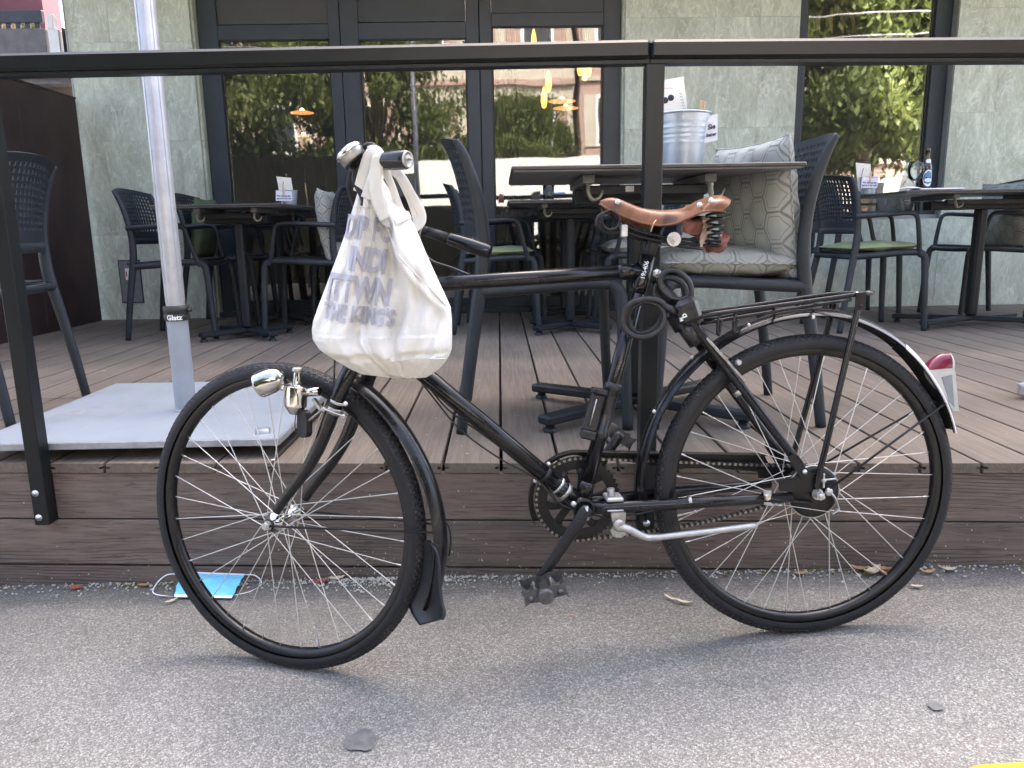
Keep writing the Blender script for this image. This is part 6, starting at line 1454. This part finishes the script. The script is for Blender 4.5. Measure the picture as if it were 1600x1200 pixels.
leaf(162, 580, .030, .008, 'leaf_pale', .2, 'small pale leaf lying on the deck near the parasol base', .2, True)
leaf(218, 522, .022, .008, 'leaf_pale', .1, 'pale scrap on the deck behind the parasol base', .2, True)
leaf(907, 522, .020, .012, 'leaf_pale', 1.2, 'pale scrap stuck in a deck gap behind the bicycle', .2, True)
leaf(730, 709, .010, .005, 'grit', .1, 'tiny white scrap on the deck by the down tube', .1, True)
# grit, moss and crumbs swept against the deck
gr = MB(); random.seed(4)
for i in range(1500):
    x = random.uniform(-1.75, 1.9); d = random.expovariate(1 / .022); 
    if random.random() < .35: x = random.gauss(-.32, .12)
    y = fy(x) - .006 - min(d, .16); s_ = random.uniform(.0012, .0036); z = gz(x) + .004 + s_ * .5; a = random.uniform(0, pi)
    gr.box((x, y, z), (s_ * random.uniform(1, 2.6), s_, s_), Matrix.Rotation(a, 3, 'Z'))
tag(obj('grit', gr, M['grit'], None, False), 'pale grit and crumbs along the foot of the deck', 'grit', kind='stuff')
gr = MB()
for i in range(420):                                   # specks caught on the fascia boards
    x = random.uniform(-1.75, 1.9) if random.random() < .6 else random.gauss(-.30, .13); h = min(random.expovariate(1 / .05), .25); s_ = random.uniform(.0008, .0022)
    gr.box((x, fy(x) - .0012, max(gz(x) + .004, h + gz(x))), (s_ * random.uniform(.8, 2.2), s_, s_), Matrix.Rotation(random.uniform(0, pi), 3, 'Y'))
tag(obj('fluff', gr, M['grit'], None, False), 'pale specks of fluff caught on the fascia boards', 'fluff', kind='stuff')
gr = MB()
for i in range(260):
    x = random.choice((random.gauss(-1.0, .10), random.gauss(.55, .3), random.gauss(1.1, .25), random.uniform(-1.7, 1.8))); y = fy(x) - abs(random.gauss(0, .012)) - .003; s_ = random.uniform(.002, .006)
    gr.ball((x, y, gz(x) + .001), (s_ * 1.4, s_, s_ * .6), 4)
tag(obj('moss', gr, M['moss']), 'thin moss in the joint between asphalt and deck', 'moss', kind='stuff')
gr = MB()
for i in range(500):
    x, y = random.uniform(-1.5, 1.6), random.uniform(2.1, 5.5); s_ = random.uniform(.001, .0025)
    gr.box((x, y, DZ + .0018), (s_ * 1.6, s_, .001), Matrix.Rotation(random.uniform(0, pi), 3, 'Z'))
tag(obj('crumbs', gr, M['grit'], None, False), 'scattered crumbs on the deck planks', 'crumbs', kind='stuff')

# ================================================================== INDOORS: lamps and a wooden table behind the glass
def pendant(px, py, yy, r, kind, label):
    p = PY(px, py, yy); t = thing('pendant_lamp', label, 'lamp', p, 0, 'lit pendant lamps indoors')
    if kind == 'disc': obj('shade', MB().lathe([(0, .018), (r * .5, .014), (r, 0), (r * .98, -.004), (0, -.002)], p, Zv, 28), M['lamp_gold'], t); obj('bulb', MB().ball(p + V((0, 0, .02)), .022, 8), M['lamp_hot'], t)
    else: obj('shade', MB().lathe([(0, -.11), (r * .6, -.10), (r, -.05), (r * .8, .02), (r * .3, .08), (0, .085)], p, Zv, 18), M['lamp_amber'], t)
    obj('cord', MB().cyl(p + V((0, 0, .02)), V((p.x, p.y, 3.0)), .004, None, 6), M['ink'], t)
pendant(472, 176, 7.6, .11, 'disc', 'small amber disc lamp behind the left glass door'); pendant(878, 158, 7.6, .13, 'disc', 'upper amber disc lamp behind the right glass door'); pendant(884, 169, 8.2, .13, 'disc', 'lower amber disc lamp behind the right glass door')
pendant(857, 125, 7.4, .030, 'bulb', 'slim amber lamp behind the right glass door, upper left'); pendant(850, 150, 7.4, .030, 'bulb', 'slim amber lamp behind the right glass door, lower left')
for k, (px, py) in enumerate(((906, 100), (914, 108), (920, 102))): pendant(px, py, 7.8, .028, 'bulb', ('left', 'middle', 'right')[k] + ' one of three amber lamps at the top of the right glass door')
pendant(834, 60, 7.6, .028, 'bulb', 'slim amber lamp above the railing behind the right glass door'); pendant(474, 213, 8.6, .06, 'disc', 'lower small amber lamp behind the left glass door')
wt = thing('wooden_sculpture', 'hanging orange wooden shapes behind the right window', 'sculpture', PY(1305, 50, 6.6))
for k, (px, L) in enumerate(((1286, .20), (1300, .26), (1312, .24), (1322, .18))):
    a, b = PY(px, 12, 6.6), PY(px + (k - 1) * 5, 52, 6.6); obj('wood_blade', MB().tube(spline([a, a.lerp(b, .5) + V((.02 * (k - 1.5), 0, 0)), b], 5), [.008, .018, .006], 8, flat=.4), M['stick'], wt)
it = PY(450, 372, 6.9); tb = thing('indoor_table', 'oak table indoors behind the left glass door', 'table', (it.x, 6.9, DZ))
obj('table_top', MB().box((it.x, 6.9, 1.02), (1.1, .7, .05), None, .004), M['indoor_wood'], tb, False)
for sx in (-1, 1):
    for sy in (-1, 1): obj('leg', MB().bar((it.x + sx * .45, 6.9 + sy * .28, 1.0), (it.x + sx * .52, 6.9 + sy * .32, DZ), .05, .05, (1, 0, 0), .004), M['indoor_wood'], tb, False)
cu2 = thing('curtain', 'dark wine red curtain behind the right glass door', 'curtain', PY(785, 300, 6.05))
obj('curtain_cloth', MB().grid(lambda u_, v_: V((lerp(-.02, .14 + .05 * (1 - v_), u_), 6.06 + .02 * sin(u_ * 22), lerp(.36, 2.9, v_))), 40, 6), M['curtain'], cu2)
ip = PY(965, 385, 7.2); tag(obj('wall_poster', MB().box((ip.x, 7.2, ip.z), (.5, .02, .28)), M['screen'], None, False), 'colourful low poster indoors seen under the near table', 'poster')
# ================================================================== ACROSS THE STREET (seen mirrored in the glass)
def tree_mesh(seed, R, H, n, lo=-1.0):
    rnd = random.Random(seed); mb = MB(); cl = []
    for i in range(80):
        a, b = rnd.uniform(0, 2 * pi), rnd.uniform(lo, 1.2); r = R * rnd.uniform(.25, 1.0)
        cl.append((V((cos(a) * cos(b) * r, sin(a) * cos(b) * r, H + sin(b) * R * 1.1 * rnd.uniform(.6, 1))), rnd.uniform(.35, .75)))
    for i in range(n):
        c_, s_ = cl[i % 80]; d = V((rnd.gauss(0, 1), rnd.gauss(0, 1), rnd.gauss(0, .7))) * s_ * .55; p = c_ + d
        nrm = V((rnd.gauss(0, 1), rnd.gauss(.3, 1), rnd.gauss(.6, 1))).normalized(); x, y, _ = frame_of(nrm); L = rnd.uniform(.05, .11)
        mb.add([p - x * L, p + y * L * .5, p + x * L, p - y * L * .5], [(0, 1, 2, 3)])
    return mb.mesh('crown', False), cl
CROWNS = [tree_mesh(1, 2.6, 4.6, 40000), tree_mesh(2, 2.7, 4.4, 40000)]
for m_, _ in CROWNS: m_.materials.append(M['leaf'])
def tree(x, y, s, k, rz, label):
    t = thing('street_tree', label, 'tree', (x, y, gz(x)), rz, 'trees across the street'); t.scale = (s, s, s)
    me, cl = CROWNS[k]; obj('crown', me, M['leaf'], t, False, world=False)
    tr = MB(); tr.tube(spline([(0, 0, -.1), (.05, 0, 1.5), (0, .05, 3.0), (.1, 0, 4.6), (.05, 0, 6.4)], 5), [.20, .16, .13, .09, .03], 10)
    for c_, _ in cl[:14]: tr.tube(spline([(0.03, 0.02, 2.2 + (c_.z - 3) * .35), V((c_.x * .4, c_.y * .4, c_.z * .7 + .6)), c_], 4), [.06, .035, .012], 6)
    obj('trunk', tr, M['bark'], t, world=False)
tree(-6.6, -6.6, 1.0, 0, 0, 'dense tree mirrored in the left glass door'); tree(-9.6, -8.0, 1.05, 1, 1.0, 'tree mirrored at the left edge of the left glass door'); tree(-3.1, -7.4, .86, 1, 2.0, 'tree with trunk mirrored in the middle glass door')
tree(1.0, -10.5, .62, 0, 3.2, 'smaller tree mirrored in the right glass door'); tree(8.2, -5.9, 1.02, 1, .4, 'broad tree mirrored in the right window'); tree(11.4, -7.2, 1.1, 0, 4.0, 'tree mirrored at the edge of the right window'); tree(9.8, -9.0, 1.2, 0, 5.2, 'tall tree behind the others mirrored in the right window')
bdrop = thing('fence', 'tall dark board fence across the street mirrored in the left glass door', 'fence', (-6.6, -5.0, 0))  # added boards, put here to darken the lower reflection in the left door
for i in range(36): obj('board', MB().box((-10.2 + i * .2, -5.0 + .01 * (i % 2), 1.22), (.19, .025, 2.5 + .03 * (i % 3)), None, .004), M['dark_fence'], bdrop, False)
def house(x0, x1, y, h, wall, label, trim):
    t = thing('house', label, 'house', ((x0 + x1) / 2, y, 0), 0, 'houses across the street')
    obj('wall', MB().box(((x0 + x1) / 2, y - 3, h / 2 - .2), (x1 - x0, 6, h + .4)), M[wall], t, False)
    obj('roof', MB().prism([(-3.4, 0), (3.4, 0), (0, 2.4)], ((x0 + x1) / 2, y - 3, h), (0, 1, 0), (0, 0, 1), (1, 0, 0), -(x1 - x0) / 2 - .3, (x1 - x0) / 2 + .3), M['roof'], t, False)
    n = max(2, int((x1 - x0) / 2.1))
    for i in range(n):
        for f in range(int(h / 3)):
            cx, cz = x0 + (i + .5) * (x1 - x0) / n, 1.7 + f * 3.0
            wd = obj('window', MB().box((cx, y + .02, cz), (1.15, .08, 1.7)), M['white_panel'], t, False); obj('pane', MB().box((cx, y + .065, cz), (.95, .02, 1.5)), M['pane_dark'], wd, False)
            for s in (-1, 1): obj('shutter', MB().box((cx + s * .80, y + .04, cz), (.42, .06, 1.7)), M[trim], wd, False)
    for z in (3.1, 6.1): obj('cornice', MB().box(((x0 + x1) / 2, y + .05, z), (x1 - x0, .14, .18)), M[trim], t, False)
house(-16, -4.4, -19, 10, 'cream', 'cream house across the street, mirrored left', 'salmon'); house(-4.2, 3.2, -17.5, 11, 'cream', 'cream house with pink trim mirrored in the doors', 'salmon'); house(3.4, 15, -17, 9.5, 'salmon', 'salmon house across the street, mirrored right', 'cream')
# white delivery van
vn = thing('van', 'white van with a blue stripe parked across the street, mirrored in the doors', 'van', (-.6, -4.6, gz(-.6)))
vz = gz(-.6)
def vb(name, mb, m, par=None): return obj(name, mb, M[m], par or vn, False)
vp = [(-2.9, .35), (-2.9, 1.15), (-2.55, 1.35), (-1.75, 2.15), (-1.5, 2.28), (2.75, 2.32), (2.9, 2.2), (2.95, .35)]
bd = vb('body', MB().prism(vp, (-.6, -4.6, vz), (1, 0, 0), (0, 0, 1), (0, -1, 0), -.98, .98), 'van_white')
vb('stripe', MB().box((-.3, -3.615, vz + 1.62), (3.6, .006, .045)), 'van_blue', bd); vb('sill', MB().box((-.58, -3.62, vz + .42), (5.7, .02, .14)), 'ink', bd)
vb('side_window', MB().prism([(-2.35, 1.42), (-1.72, 2.05), (-1.15, 2.08), (-1.15, 1.42)], (-.6, -3.616, vz), (1, 0, 0), (0, 0, 1), (0, -1, 0), -.006, .004), 'pane_dark', bd); vb('door_mirror', MB().box((-2.95, -3.5, vz + 1.5), (.10, .2, .22), None, .02), 'ink', bd)
for x in (-1.75, 1.85):
    wl = vb('wheel', MB().lathe([(.10, .10), (.30, .10), (.335, .06), (.335, -.06), (.30, -.10), (.1, -.1)], (-.6 + x, -3.72, vz + .335), (0, 1, 0), 28), 'rubber'); vb('rim', MB().lathe([(0, .07), (.12, .08), (.22, .06), (.23, .104), (.2, .1)], (-.6 + x, -3.72, vz + .335), (0, 1, 0), 20), 'steel', wl)
    vb('headlight' if x < 0 else 'tail_light', MB().box(((-3.52 if x < 0 else 2.33), -3.75, vz + 1.0), (.08, .25, .22), None, .02), 'clear' if x < 0 else 'lens')
for i in range(6):  # added boxes, placed only to darken the low reflections in the doors
    x = -4.2 + i * 1.45; pb2 = thing('planter_box', ('first', 'second', 'third', 'fourth', 'fifth', 'sixth')[i] + ' tall dark planter box from the left, mirrored low in the doors', 'planter', (x, -2.3, gz(x)), 0, 'planter boxes at the far kerb')
    obj('box', MB().box((x, -2.3, .66), (1.35, .45, 1.36), None, .01), M['dark_fence'], pb2, False); obj('soil', MB().box((x, -2.3, 1.345), (1.27, .37, .02)), M['bark'], pb2, False)
# overhead wires
for k, (z0, z1, yy) in enumerate(((5.2, 5.0, -3.0), (5.35, 5.1, -3.6), (4.5, 4.3, -4.2), (4.55, 4.5, -3.2), (5.9, 5.7, -3.8))):
    pts = [V((x, yy + .04 * x, lerp(z0, z1, (x + 14) / 28) + .002 * x * x)) for x in range(-14, 15, 2)]
    tag(obj('overhead_wire', MB().tube(pts, .012, 6), M['wire']), ('lowest', 'second lowest', 'middle', 'second highest', 'highest')[(2, 3, 0, 1, 4)[k]] + ' overhead wire over the street, mirrored in the glass', 'wire', 'overhead wires')
